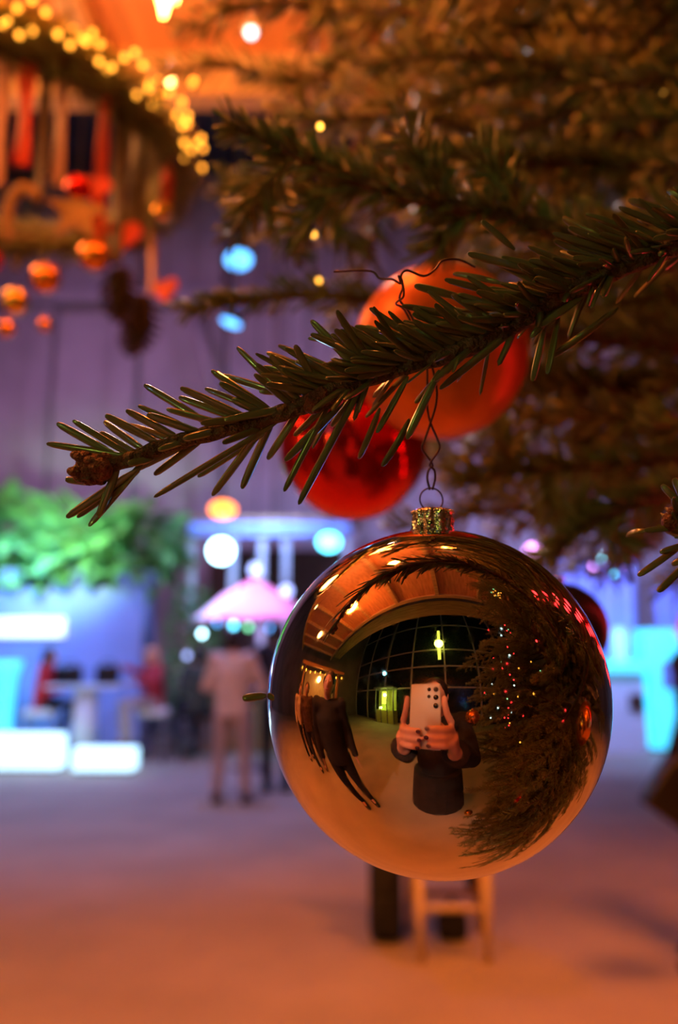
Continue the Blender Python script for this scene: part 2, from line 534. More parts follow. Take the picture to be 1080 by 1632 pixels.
sB = [(hx + 2, hy + 3, .0006), (hx + 6, hy - 14, .0003), (hx + 5, hy - 28, 0), (hx - 2, hy - 38, -.0006), (hx + 13, hy - 62, 0), (hx + 10, hy - 78, .0004), (hx - 1, hy - 104, .0006), (hx - 6, hy - 130, 0), (hx - 6, hy - 165, .001), (hx - 10, hy - 210, .003), (hx - 40, hy - 280, .003), (hx - 56, hy - 294, -.002), (hx - 44, hy - 306, -.007), (hx - 46, hy - 330, -.008), (hx - 52, hy - 338, -.009), (hx - 49, hy - 326, -.006), (hx - 62, hy - 333, -.006), (hx - 82, hy - 334, -.005), (hx - 98, hy - 346, -.004), (hx - 155, hy - 345, -.002)]
hk = thing('ornament_hook', 'thin dark twisted wire hanging the copper mirror bauble from the fir branch', 'wire', RC + Vector((0, 0, RR)))
MB().tube(spline([wd(*p) for p in sA], 110), 0.00036, 8).build('wire', 'wire', hk, hk.location)
MB().tube(spline([wd(*p) for p in sB], 110), 0.00034, 8).build('wire', 'wire', hk, hk.location)

# ================================================================== THE TREE
TB = Vector((0.98, -0.05, 0.0))
tree = thing('christmas_tree', 'big fir Christmas tree with dense dark green needled branches and hanging baubles', 'christmas tree', TB)
rng = np.random.default_rng(7)
random.seed(7)
# trunk
MB().tube([TB + Vector((0, 0, z)) for z in (0, 0.6, 1.4, 2.2, 3.0, 3.7, 4.1)], [0.075, 0.07, 0.058, 0.045, 0.03, 0.018, 0.006], 14).build('trunk', 'bark', tree, TB)
st = MB()
st.lathe([(0.26, 0), (0.27, 0.02), (0.24, 0.05), (0.13, 0.10), (0.11, 0.28), (0.095, 0.28), (0.09, 0.05)], TB, 28)
tag(st.build('stand', 'steel', tree, TB), 'round metal stand')

# --- hero needles: two shared meshes
def hero_needle(curve):
    sx = [0, .05, .18, .45, .75, .92, .985, 1.0]
    wx = [.30, .55, .85, 1.0, .98, .82, .5, .12]
    vs = []; fs = []
    for x, ww in zip(sx, wx):
        z0 = curve * (x * x)
        for (yy, zz) in ((-.5, 0), (-.30, .26), (0, .15), (.30, .26), (.5, 0), (0, -.32)):
            vs.append(Vector((x, yy * ww, zz * ww + z0)))
    n = 6
    for i in range(len(sx) - 1):
        for k in range(n):
            fs.append((i * n + k, i * n + (k + 1) % n, (i + 1) * n + (k + 1) % n, (i + 1) * n + k))
    fs.append(tuple(range(n - 1, -1, -1)))
    fs.append(tuple((len(sx) - 1) * n + k for k in range(n)))
    return MB().add(vs, fs).mesh('needle', 'needle')
HN = [hero_needle(0.0), hero_needle(1.6), hero_needle(-1.3)]
def put_needle(a, b, width, parent, origin, facing, variant=0):
    a = Vector(a); b = Vector(b)
    x = (b - a); L = x.length; x.normalize()
    z = Vector(facing); z = (z - x * z.dot(x))
    z = z.normalized() if z.length > 1e-4 else x.orthogonal().normalized()
    y = z.cross(x)
    m = Matrix(((x.x * L, y.x * width, z.x * width, a.x - origin.x), (x.y * L, y.y * width, z.y * width, a.y - origin.y), (x.z * L, y.z * width, z.z * width, a.z - origin.z), (0, 0, 0, 1)))
    o = link('needle', HN[variant], parent)
    o.matrix_basis = m
    return o

# --- the branch in focus
def sdep(x): return 0.222 + 0.026 * max(0, min(1, (x - 130) / 950))
stem_px = [(135, 748), (190, 738), (255, 713), (330, 692), (430, 664), (500, 640), (560, 612), (640, 584), (720, 562), (800, 528), (880, 478), (960, 438), (1040, 405), (1120, 372), (1220, 330)]
stem = [at(x, y, sdep(x)) for x, y in stem_px]
sp = spline(stem, 90)
tail = [sp[-1], Vector((0.42, 0.20, 1.60)), Vector((0.75, 0.05, 1.62)), Vector((TB.x, TB.y, 1.62))]
full = sp + spline(tail, 12)[1:]
rad = [0.0020 + 0.0014 * min(1, i / 80) + (0.0002 * math.sin(i * 1.7)) + (0.0011 if 33 <= i <= 37 else 0) for i in range(len(sp))] + [0.004 + 0.010 * (i / 11) for i in range(1, 12)]
br = MB().tube(full, rad, 12).build('branch', 'bark', tree, TB)
tag(br, 'sharp dark fir branch with flat blunt needles and a brown bud at its tip')
bd = MB()
bd.ball(at(150, 746, 0.2215), (0.0052, 0.0038, 0.0040), 18, 12, (0.0, 0.25, 0))
for k in range(22):
    a = k * 2.4; q = (k % 6) / 6
    c = at(150, 746, 0.2215) + Vector((-0.0045 + 0.0085 * q, 0.0033 * math.cos(a), 0.0034 * math.sin(a)))
    bd.ball(c, (0.0021, 0.0013, 0.0014), 8, 6, (0, 0.3, 0))
bd.build('bud', 'bud', br, TB)
b2 = MB()
for (x, y, r) in ((505, 638, .0030), (512, 628, .0022), (498, 648, .0022)):
    b2.ball(at(x, y, sdep(x) - .002), (r * 1.3, r, r), 12, 8)
b2.build('bud', 'bud', br, TB)
def c3(x, y): return (x / 2.16 + 60, y / 2.16 + 480)
EXPL = [  # tip, base, depth shift of the tip (crop pixels)
 (30,490,185,515,-.002),(65,420,205,497,.002),(120,410,268,500,-.001),(210,410,332,490,.003),(232,392,402,482,-.002),(215,450,300,500,.004),
 (303,375,472,465,-.003),(292,405,400,452,.004),(345,360,502,430,.002),(365,287,500,368,.006),(375,390,498,432,-.004),(440,370,582,408,-.003),
 (485,330,625,382,.004),(490,298,705,395,-.003),(575,300,700,350,.006),(590,240,772,357,-.002),(625,280,782,370,-.005),(685,158,800,272,.005),
 (635,255,780,300,.008),(685,340,772,384,-.006),(745,250,845,335,-.006),(750,215,893,333,-.002),(800,185,915,312,-.006),(820,145,975,215,.004),
 (885,150,962,300,-.009),(940,65,1050,180,.003),(930,128,1075,134,.008),(770,182,870,215,.008),(640,410,770,385,-.008),
 (400,675,692,498,-.004),(600,670,735,488,.003),(700,630,782,465,.006),(550,605,650,540,.006),(400,598,505,520,.003),(850,550,942,458,-.005),
 (840,660,938,478,-.006),(885,700,1062,388,-.006),(790,545,852,450,.004),(635,488,765,438,-.010),(520,470,640,440,-.008),
 (98,745,212,668,-.002),(135,745,222,680,.001),(175,775,290,640,-.001),(210,735,255,625,-.004),(110,595,182,530,-.003),(95,614,205,626,.002),(130,510,195,545,.004),
 (430,500,520,480,-.007),(560,420,660,410,-.007),(310,560,400,540,-.004),(330,585,420,540,.004)]
sp_px = [proj(p)[:2] for p in sp]
def dist_stem(x, y): return min(math.hypot(x - a, y - b) for a, b in sp_px)
for i, (tx, ty, bx, by, dk) in enumerate(EXPL):
    (x1, y1), (x0, y0) = c3(tx, ty), c3(bx, by)
    if dist_stem(x0, y0) > 6:      # grow the base back onto the stem
        ux, uy = x0 - x1, y0 - y1; l_ = math.hypot(ux, uy); ux /= l_; uy /= l_
        kb = min(range(0, 75, 2), key=lambda k: dist_stem(x0 + ux * k, y0 + uy * k) + .12 * k)
        x0 += ux * kb; y0 += uy * kb
    d0 = sdep(x0)
    wpx = 12.5 + 1.6 * math.sin(i * 2.1)
    v = 1 if (tx, ty) in ((885, 700), (840, 660), (700, 630)) else (2 if i % 4 == 3 else 0)
    f = (CAM - at(x1, y1, d0)).normalized() + Vector((0.3 * math.sin(i * 1.3), 0, 0.35 * math.cos(i * 2.7)))
    put_needle(at(x0, y0, d0), at(x1, y1, d0 + dk), wpx * d0 / FPX, br, TB, f, v)
# full-frame needles seen singly in the thick half
EXPF = [(767,352,820,398,-.004),(745,404,850,432,-.006),(762,412,870,440,-.004),(640,487,770,512,-.006),(708,445,830,478,-.007),(722,430,800,452,.002),(798,410,905,436,-.004),
 (660,455,740,476,-.002),(618,519,740,540,-.006),(565,520,690,548,.002),(560,545,690,560,-.004),(525,575,660,590,-.006),(735,480,850,500,-.008),(860,520,930,470,-.006),
 (622,742,652,668,-.006),(648,700,700,590,-.007),(600,690,650,600,-.004),(575,735,605,650,.004),(848,608,868,520,-.003),(872,596,890,505,-.006),(888,572,985,490,-.004),
 (700,620,850,500,-.009),(905,362,1000,400,-.005),(940,335,1040,380,-.004),(985,330,1085,370,-.006),(955,372,1040,400,-.008),(890,352,960,380,.004),(1000,318,1100,350,.002),
 (880,372,985,405,-.007),(700,385,0,0,0)]
for i, (x1, y1, x0, y0, dk) in enumerate(EXPF[:-1]):
    d0 = sdep(x0)
    f = (CAM - at(x1, y1, d0)).normalized() + Vector((0.6 * math.sin(i * 1.9), 0, 0.6 * math.cos(i * 1.1)))
    put_needle(at(x0, y0, d0), at(x1, y1, d0 + dk), (12.5 + 1.5 * math.sin(i)) * d0 / FPX, br, TB, f, (0, 0, 2)[i % 3])
# dense needles, grown along the thick half
cnt = 0
for i in range(34, 88):
    p = sp[i]; t = (sp[i - 1] - sp[i + 1]).normalized()     # towards the tip
    upv = (UP - t * UP.dot(t)).normalized(); tow = t.cross(upv)
    if tow.dot(FW) > 0: tow = -tow                            # towards the camera
    for k in range(4 if i < 80 else 3):
        r = random.random()
        ph = random.gauss(0, 0.8) if r < 0.74 else random.uniform(-PI, PI)
        th = math.radians(random.gauss(42, 9))
        d = t * math.cos(th) + (upv * math.cos(ph) + tow * math.sin(ph)) * math.sin(th)
        if d.dot(UP) < -0.75: continue
        L = random.uniform(0.0175, 0.0245)
        a = p + (sp[i + 1] - sp[i]) * random.random()
        f = (CAM - a).normalized() + UP * random.uniform(0, .7) + Vector((random.gauss(0, .35), random.gauss(0, .35), random.gauss(0, .35)))
        put_needle(a, a + d * L, random.uniform(0.0020, 0.0025), br, TB, f, random.choice((0, 0, 1, 2)))
        cnt += 1
far = MB()
twig_needles(far, full[86:][::-1], 0.0011, 0.020, 0.0022, rng, t0=0.05)
far2 = MB(); twig_needles(far2, sp[34:][::-1], 0.0014, 0.016, 0.0021, rng)
tag(far2.build('needles', 'needle', br, TB), 'short needles crowding close to the stem', kind='stuff')
tag(far.build('needles', 'needle', br, TB), 'thick needles further along the branch', kind='stuff')

# --- small sharp twig at the frame's right edge
tw = [at(1078, 800, .236), at(1090, 835, .237), at(1125, 870, .240), at(1180, 900, .245), at(1300, 930, .26)]
tws = spline(tw, 30)
tw_o = MB().tube(tws + [Vector((0.55, 0.12, 1.40)), Vector((TB.x, TB.y, 1.36))], [0.0012 + 0.0001 * i for i in range(30)] + [0.006, 0.012], 10).build('branch', 'bark', tree, TB)
tag(tw_o, 'small sharp twig tip with a red bud')
MB().ball(at(1066, 832, .235), (.0022, .0022, .0030), 12, 8).ball(at(1070, 818, .235), (.0016, .0016, .002), 10, 6).build('bud', 'bud', tw_o, TB)
for i, (x1, y1, x0, y0, dk) in enumerate([(1016,918,1085,870,-.004),(1043,952,1095,895,-.005),(994,844,1030,846,.004),(1026,846,1095,838,-.005),(1056,822,1090,835,-.003),(1060,778,1085,805,-.002),(1074,762,1090,800,.003),
        (1048,848,1100,850,.004),(1062,872,1100,868,-.006),(1070,900,1110,880,.003),(1055,795,1085,818,-.005)]):
    put_needle(at(x0, y0, .237), at(x1, y1, .237 + dk), 12 * .237 / FPX, tw_o, TB, (CAM - at(x1, y1, .23)).normalized() + Vector((.4 * math.sin(i), 0, .5)), i % 3)
nm = MB(); twig_needles(nm, tws[10:][::-1], 0.0012, 0.017, 0.0019, rng)
tag(nm.build('needles', 'needle', tw_o, TB), 'needles along the twig', kind='stuff')

# --- soft branches in view behind the sharp one
def soft_branch(pxs, zroot, step, L, W, rad0=0.0022, nfrac=1.0, ang=46, up=(0, 0, 1), sub=None):
    step *= 0.6; W *= 1.35
    pts = [at(*p) for p in pxs]
    s2 = spline(pts, 40)
    root = Vector((TB.x, TB.y, zroot))
    t2 = spline([s2[-1], s2[-1] * 0.4 + root * 0.6, root], 8)[1:]
    o = MB().tube(s2 + t2, [rad0 * (1 + i / 25) for i in range(40)] + [rad0 * 3 + 0.0015 * i for i in range(7)], 8).build('branch', 'bark', tree, TB)
    nmb = MB()
    allp = (s2 + t2)[::-1]
    twig_needles(nmb, allp, step, L, W, rng, ang=ang, updir=up, t0=0.12)
    for (i0, tgt) in (sub or []):
        sub_p = spline([s2[i0], (s2[i0] + at(*tgt)) / 2 + Vector((0, 0, 0.004)), at(*tgt)], 12)
        nmb.tube(sub_p, rad0 * 0.8, 6)
        twig_needles(nmb, sub_p, step, L, W, rng, ang=ang, updir=up)
    n = nmb.build('needles', 'needle_soft', o, TB)
    n['kind'] = 'stuff'
    return o
soft_branch([(372, 200, .40), (450, 235, .40), (560, 285, .405), (700, 325, .41), (830, 350, .42), (960, 395, .43), (1150, 430, .47)], 1.95, 0.0011, 0.0215, 0.0022,
            sub=[(8, (395, 335, .42)), (14, (470, 370, .43)), (20, (640, 215, .41)), (22, (700, 400, .42)), (26, (760, 255, .42))])
soft_branch([(295, 492, .62), (380, 480, .62), (480, 470, .61), (600, 480, .6), (800, 520, .6), (1150, 560, .62)], 1.75, 0.0014, 0.022, 0.0022)
soft_branch([(372, 372, .62), (430, 320, .62), (520, 285, .62), (700, 260, .64), (1000, 260, .7), (1250, 250, .75)], 2.05, 0.0013, 0.026, 0.0025,
            sub=[(6, (360, 300, .64)), (8, (470, 400, .62)), (12, (560, 400, .63))])
soft_branch([(735, 770, .60), (820, 750, .60), (930, 745, .6), (1150, 730, .62)], 1.55, 0.0012, 0.025, 0.0024, sub=[(12, (800, 690, .62)), (20, (880, 830, .6))])
soft_branch([(872, 890, .55), (920, 850, .55), (990, 810, .55), (1150, 760, .58)], 1.45, 0.0012, 0.024, 0.0024, sub=[(14, (920, 790, .56)), (18, (1000, 880, .55))])
soft_branch([(740, 620, .7), (850, 600, .7), (960, 620, .7), (1180, 600, .72)], 1.68, 0.0012, 0.028, 0.0026, sub=[(10, (790, 680, .7)), (16, (900, 540, .7)), (20, (930, 700, .7))])

# --- forked branches, three shared shapes along +X
def forked(seed):
    r = np.random.default_rng(seed)
    smb = MB(); nmb = MB()
    main = spline([(0, 0, 0), (0.3, 0.01 * r.normal(), 0.02), (0.65, 0.02 * r.normal(), 0.01), (1.0, 0.02 * r.normal(), -0.03)], 24)
    smb.tube(main, [0.011 - 0.0095 * i / 23 for i in range(24)], 8)
    twig_needles(nmb, main, 0.0016, 0.026, 0.0036, r, t0=0.3)
    for i in range(6, 23, 2):
        for sgn in (-1, 1):
            l = (0.30 * (1 - i / 26) + 0.06) * (0.8 + 0.4 * r.random())
            d = Vector((math.cos(0.85), sgn * math.sin(0.85), 0.10 * r.normal() - 0.05)).normalized()
            p = main[i]
            tp = spline([p, p + d * l * 0.5, p + d * l + Vector((0.03, 0, -0.02))], 8)
            smb.tube(tp, [0.0035 - 0.0003 * k for k in range(8)], 6)
            twig_needles(nmb, tp, 0.0016, 0.026, 0.0036, r, t0=0.05)
    return smb.mesh('branch', 'bark'), nmb.mesh('needles', 'needle_soft')
FORK = [forked(s) for s in (11, 12, 13)]
nfork = [0]
def fork_at(p0, p1, roll, k=None):
    k = nfork[0] % 3 if k is None else k
    nfork[0] += 1
    x = (p1 - p0); L = x.length; x.normalize()
    z = Vector((0, 0, 1)); z = (z - x * z.dot(x)).normalized(); y = z.cross(x)
    R = Matrix((x, y, z)).transposed() @ Matrix.Rotation(roll, 3, 'X')
    o = link('branch', FORK[k][0], tree, p0 - TB)
    o.rotation_euler = R.to_euler()
    o.scale = (L, L, L)
    n = link('needles', FORK[k][1], o)
    n['kind'] = 'stuff'
    return o
for (px, py, d, zr, roll) in [(520, 90, 1.15, 2.6, .5), (610, -60, 1.05, 2.75, .3), (800, 90, .95, 2.4, .6), (900, 200, .85, 2.25, .5), (1000, 20, .8, 2.4, .4),
                              (560, 330, .95, 2.25, .7), (700, 180, 1.2, 2.55, .8), (760, 690, .95, 1.75, .3), (700, 560, 1.05, 1.95, .4), (860, 800, .85, 1.6, .2), (930, 420, .8, 2.0, .5), (820, 300, 1.0, 2.2, .9), (860, 30, 1.1, 2.6, 1.0), (720, 20, 1.25, 2.6, .9), (950, 110, 1.0, 2.4, 1.1), (480, 210, 1.2, 2.3, .8), (600, 230, 1.1, 2.3, 1.1), (760, 330, 1.05, 2.1, 1.0), (860, 640, 1.0, 1.75, .9), (780, 780, 1.1, 1.6, .5), (960, 760, .9, 1.6, .6), (960, 640, .75, 1.75, .3), (1030, 500, .75, 1.9, .4)]:
    fork_at(Vector((TB.x, TB.y, zr)), at(px, py, d), roll)
placed = 0; tries = 0
while placed < 170 and tries < 9000:
    tries += 1
    z0 = random.uniform(0.45, 3.6)
    az = random.uniform(0, 2 * PI)
    L = (1.05 * (1 - (z0 - 0.4) / 4.2) + 0.12) * random.uniform(0.6, 1.02)
    p0 = Vector((TB.x, TB.y, z0))
    p1 = p0 + Vector((math.cos(az) * L, math.sin(az) * L, random.uniform(-0.25, 0.05) * L))
    ok = True
    d = (p1 - p0)
    side = Vector((-d.y, d.x, 0)).normalized()
    for q in np.linspace(0.15, 1.02, 12):
        for s in (-.22, 0, .22):
            c = p0 + d * q + side * (s * L * (1 if .2 < q < .8 else .4))
            x, y, dep = proj(c)
            if dep > 0.03 and -30 < x < 1110 and -30 < y < 1690: ok = False
            if c.x < 0.27 and -.8 < c.y < 0.02 and c.z < 1.8: ok = False
            if c.x < 0.10 or (c - BC).length < .16: ok = False
    if not ok: continue
    fork_at(p0, p1, random.uniform(-.5, .5)); placed += 1
placed2 = 0; tries = 0
while placed2 < 75 and tries < 6000:
    tries += 1
    if tries % 2:
        p1 = Vector((random.uniform(.27, .65), random.uniform(-1.1, .15), random.uniform(.75, 2.2)))
    else:
        p1 = Vector((random.uniform(.14, .5), random.uniform(-.02, .40), random.uniform(.75, 1.32)))
    p0 = Vector((TB.x, TB.y, p1.z + random.uniform(0, .3)))
    d = p1 - p0; L = d.length
    ok = True
    side = Vector((-d.y, d.x, 0)).normalized()
    for q in np.linspace(0.15, 1.02, 12):
        for s in (-.2, 0, .2):
            c = p0 + d * q + side * (s * L * (1 if .2 < q < .75 else .35))
            x, y, dep = proj(c)
            if dep > 0.03 and -20 < x < 1100 and -20 < y < 1670: ok = False
            if c.x < 0.25 and -.8 < c.y < -.01: ok = False
            if c.x < 0.08 or (c - BC).length < .13: ok = False
    if not ok: continue
    fork_at(p0, p1, random.uniform(-.9, .9)); placed2 += 1
print('placed', placed, placed2)

# lone needle stuck to the bauble's side
ne = put_needle(at(424, 1108, .2405), at(386, 1113, .2385), 14 * .24 / FPX, None, Vector((0, 0, 0)), (CAM - at(400, 1110, .24)).normalized() + Vector((0, 0, .4)), 0)
ne.name = 'fir_needle'
tag(ne, 'single fallen fir needle clinging to the edge of the copper mirror bauble', 'needle')

# ================================================================== OTHER BAUBLES
def bauble(name, c, r, material, label, group=None, hang=0.05, rings=True, cat='bauble'):
    c = Vector(c)
    t = thing(name, label, cat, c - Vector((0, 0, r)), group=group)
    MB().ball(c, r, 40, 28).build('ball', material, t, t.location)
    top = c + Vector((0, 0, r))
    k = r / 0.05
    cp = MB().lathe([(.0063 * k, -.001 * k), (.0061 * k, .006 * k), (.005 * k, .0066 * k), (.0004, .0066 * k)], top, 16).build('cap', 'cap_metal', t, t.location)
    rc = top + Vector((0, 0, .0098 * k))
    MB().tube([rc + Vector((.0036 * k * math.cos(a), 0, .0036 * k * math.sin(a))) for a in [2 * PI * i / 16 for i in range(17)]], .0004 * k, 6).build('ring', 'wire', cp, t.location)
    MB().tube([rc + Vector((0, 0, .0036 * k)), rc + Vector((0.002, 0.001, .0036 * k + hang))], .0004, 6).build('hanger', 'wire', t, t.location)
    return t
bauble('christmas_bauble', at(701, 562, .52), 0.0555, 'bauble_orange', 'large matte orange bauble hanging behind the sharp fir branch')
bauble('christmas_bauble', at(563, 712, .63), 0.0575, 'bauble_red', 'glossy red bauble hanging below and behind the matte orange bauble')
bauble('christmas_bauble', at(893, 1003, .50), 0.0285, 'bauble_dark', 'dark brown bauble half hidden behind the copper mirror bauble', hang=0.03)
bauble('christmas_bauble', (0.335, 0.60, 1.60), 0.058, 'bauble_red', 'large red bauble among the tree branches, a red streak in the mirror bauble')
bauble('christmas_bauble', (0.335, 0.262, 1.432), 0.045, 'bauble_copper', 'orange bauble beside the mirror bauble, reflected along its rim')
bauble('christmas_bauble', (0.130, -0.15, 1.430), 0.030, 'bauble_copper', 'shiny orange bauble next to the photographer, reflected beside the white phone')
bauble('christmas_bauble', (0.27, 0.12, 1.19), 0.027, 'bauble_red', 'red bauble low in the tree, reflected near the foot of the mirror bauble')
bauble('christmas_bauble', (0.10, 0.10, 1.165), 0.013, 'bauble_gold', 'tiny gold bauble low in the tree, reflected under the phone')

# small ornaments deeper in the tree
def bulb_string(name, label, pts, mats, r, cable='wire', group=None, thin=None):
    base = Vector(pts[0])
    t = thing(name, label, 'light string', base, group=group)
    if len(pts) > 1:
        MB().tube(spline(pts, len(pts) * 5), thin or (0.0012 if r < .02 else .004), 5).build('cable', cable, t, base)
    cache = {}
    for i, p in enumerate(pts):
        m = mats[i % len(mats)]
        if m not in cache: cache[m] = MB().ball((0, 0, 0), (r, r, r * 1.15), 12, 8).mesh('bulb', m)
        link('bulb', cache[m], t, Vector(p) - base + Vector((0, 0, -r * 1.2)))
    return t
pts = []
for i in range(34):
    pts.append(Vector((0.34 + 0.30 * random.random(), -0.85 + 1.0 * random.random(), 1.05 + 1.0 * random.random())))
pts.sort(key=lambda p: p.z + .3 * p.y)
bulb_string('fairy_light_string', 'long string of tiny coloured lights wound through the tree', pts, ['bulb_red', 'bulb_gold', 'bulb_red', 'bulb_green', 'bulb_red', 'bulb_white'], 0.0040)
pts = [Vector((0.50 + 0.04 * math.sin(i * 2.3), -0.15 - 0.25 * i / 20, 2.05 - 0.75 * i / 20)) + Vector((0.02 * math.cos(i * 5), 0.03 * math.sin(i * 3.7), 0)) for i in range(21)]
bulb_string('fairy_light_string', 'string of tiny red and white lights in the tree, dots in the mirror bauble', pts, ['bulb_red', 'bulb_red', 'bulb_white', 'bulb_red', 'bulb_gold'], 0.0045)
pts = [Vector((0.46 + 0.03 * math.cos(i * 1.7), 0.10 + 0.035 * math.sin(i * 2.9), 2.22 + 0.03 * math.sin(i * 4.1))) for i in range(14)]
bulb_string('fairy_light_string', 'knot of tiny gold lights high in the tree', pts, ['bulb_gold', 'bulb_gold', 'bulb_green'], 0.004)
pts = [Vector((.31 + .03 * math.sin(i * 2.1) + .003 * i, .64 - .016 * i, 1.50 + .015 * i)) for i in range(22)]
bulb_string('fairy_light_string', 'added row of larger red lights in the branches, making a red gleam on the bauble', pts, ['bulb_red'], 0.009)  # lights added to put the red gleam on the mirror bauble's rim
pts = [at(1042, 165, .95), at(1054, 145, .95), at(1063, 128, .95), at(1074, 150, .95), at(1080, 118, .96), at(1092, 105, .96)]
bulb_string('fairy_light_string', 'short run of golden lights in the orange-lit upper branches', pts, ['bulb_gold'], 0.0022)
pts = [Vector((at(960, 880, 3.2).x, at(960, 880, 3.2).y, CZ - .05)), at(948, 872, 3.2), at(957, 890, 3.2), at(945, 898, 3.2), at(968, 903, 3.2), at(985, 880, 3.2), at(992, 895, 3.2), at(976, 912, 3.2), at(1000, 905, 3.2)]
bulb_string('fairy_light_string', 'cluster of blue and pink lights above the blue drape', pts, ['bulb_cyan', 'bulb_white', 'bulb_cyan', 'bulb_pink', 'bulb_pink', 'bulb_violet', 'bulb_pink'], 0.007)

# ================================================================== STAR LANTERN AND ADDED PENDANT LAMPS
def star_lantern(c, r, label):
    c = Vector(c)
    t = thing('star_lantern', label, 'lantern', c - Vector((0, 0, r)))
    bm = bmesh.new()
    bmesh.ops.create_icosphere(bm, subdivisions=1, radius=r * 0.42)
    mb = MB()
    down = Matrix.Identity(3)
    vs = [v.co.copy() for v in bm.verts]
    tip = vs[0].normalized()
    q = tip.rotation_difference(Vector((0.12, 0, -1)).normalized())
    for f in bm.faces:
        cs = [q @ v.co for v in f.verts]
        ce = sum(cs, Vector()) / 3
        mb.add([c + x for x in cs] + [c + ce.normalized() * r * 0.62], [(0, 1, 3), (1, 2, 3), (2, 0, 3)])
    for v in bm.verts:
        n = q @ v.co.normalized()
        a = n.orthogonal().normalized(); b = n.cross(a)
        k = 5
        ringv = [c + n * r * 0.34 + (a * math.cos(2 * PI * i / k) + b * math.sin(2 * PI * i / k)) * r * 0.2 for i in range(k)]
        mb.add(ringv + [c + n * r], [(i, (i + 1) % k, k) for i in range(k)])
    bm.free()
    mb.build('star_body', 'star_paper', t, t.location, False)
    MB().tube([c + Vector((0, 0, r * .5)), Vector((c.x, c.y, CZ))], 0.006, 6).build('cord', 'black_cloth', t, t.location)
    return t
LP = at(268, -116, 2.7)
star_lantern(LP, 0.29, 'glowing warm paper star lantern hanging from the canopy over the wreath')

def paper_lantern(c, r, label, paper='lantern_paper'):
    c = Vector(c)
    t = thing('paper_lantern', label, 'lantern', c - Vector((0, 0, r)))
    MB().lathe([(r * .2, -r * .98)] + [(r * (math.cos(a) + .03 * (k % 2)), r * math.sin(a)) for k, a in enumerate([-1.3 + 2.6 * i / 22 for i in range(23)])] + [(r * .2, r * .98)], c, 28)  .build('shade', paper, t, t.location)
    MB().tube([c + Vector((0, 0, r * .9)), Vector((c.x, c.y, CZ))], .005, 6).build('cord', 'black_cloth', t, t.location)
paper_lantern((-2.1, .35, 3.75), .20, 'added round glowing orange paper lantern, lighting the canopy near the gift stall')  # added uplight for the canopy boards overhead
def pendant(loc, label, energy, size=.10):  # lamps added out of view to warm the floor and foliage
    loc = Vector(loc)
    t = thing('added_pendant_lamp', label, 'lamp', loc - Vector((0, 0, .09)), group='added pendant lamps under the canopy')
    MB().lathe([(0.02, .16), (0.05, .15), (0.10, .09), (0.16, .0), (0.165, -.01), (0.155, -.005), (0.09, .08), (0.03, .13)], loc, 28).build('shade', 'steel', t, t.location)
    MB().ball(loc + Vector((0, 0, -.01)), (.05, .05, .06), 16, 10).build('bulb', 'lamp_glass', t, t.location)
    MB().tube([loc + Vector((0, 0, .15)), Vector((loc.x, loc.y, CZ))], .006, 6).build('cord', 'black_cloth', t, t.location)
    light('added_lamp_light', 'SPOT', loc + Vector((0, 0, -.12)), energy, WARM, size, loc - Vector((0, 0, 3)), 2.05, .45)
pendant((-2.9, 2.6, 3.75), 'added dark metal pendant lamp with warm bulb above the standing crowd', 230)
paper_lantern((-1.75, 2.6, 3.45), .28, 'large round glowing paper lantern hanging beside the wreath', 'lantern_bright')
pendant((2.2, 3.0, 3.75), 'added dark metal pendant lamp with warm bulb beyond the tree', 400, .4)
pendant((-0.55, 0.95, 3.75), 'added dark metal pendant lamp with warm bulb above the mirror bauble', 70)
pendant((0.40, 1.35, 3.70), 'added dark metal pendant lamp with warm bulb shining down on the tree', 150)

# ================================================================== HANGING WREATH
WC = at(-5, 250, 2.62); WR = 0.56
wt = thing('hanging_wreath', 'big ring of fir garland hung with ribbons, stars and baubles', 'wreath', WC)
MB().tube([WC + Vector((WR * math.cos(a), WR * math.sin(a), 0)) for a in [2 * PI * i / 64 for i in range(65)]], 0.045, 10).build('ring_frame', 'wood_dark', wt, WC)
wn = MB(); bs = []; ds = []
for i in range(5200):
    a = rng.random() * 2 * PI; ph = rng.random() * 2 * PI
    rad_ = Vector((math.cos(a), math.sin(a), 0)); tg = Vector((-math.sin(a), math.cos(a), 0))
    o = rad_ * math.cos(ph) + Vector((0, 0, 1)) * math.sin(ph)
    bs.append(tuple(WC + rad_ * WR + o * 0.03)); ds.append(tuple(o + tg * (0.9 + 0.4 * rng.normal())))
needle_mass(wn, bs, ds, 0.075 * (0.7 + 0.5 * rng.random(len(bs))), 0.006, rng)
wn_o = wn.build('garland', 'needle_soft', wt, WC); wn_o['kind'] = 'stuff'
tn = MB(); bs = []; ds = []
for i in range(700):
    a = -PI * .6 + rng.random() * PI * .62; ph = rng.normal() * 0.5 + PI / 2
    rad_ = Vector((math.cos(a), math.sin(a), 0)); tg = Vector((-math.sin(a), math.cos(a), 0))
    o = rad_ * math.cos(ph) + Vector((0, 0, 1)) * math.sin(ph)
    bs.append(tuple(WC + rad_ * WR + o * 0.06)); ds.append(tuple(o * .6 + tg * rng.normal()))
needle_mass(tn, bs, ds, 0.06 * (0.7 + 0.5 * rng.random(len(bs))), 0.009, rng)
tn_o = tn.build('tinsel', 'tinsel_gold', wt, WC); tn_o['kind'] = 'stuff'
for k in range(4):
    a = PI / 4 + k * PI / 2
    MB().tube([WC + Vector((WR * math.cos(a), WR * math.sin(a), .03)), Vector((WC.x, WC.y, CZ - .1))], .005, 6).build('cord', 'ribbon_brown', wt, WC)

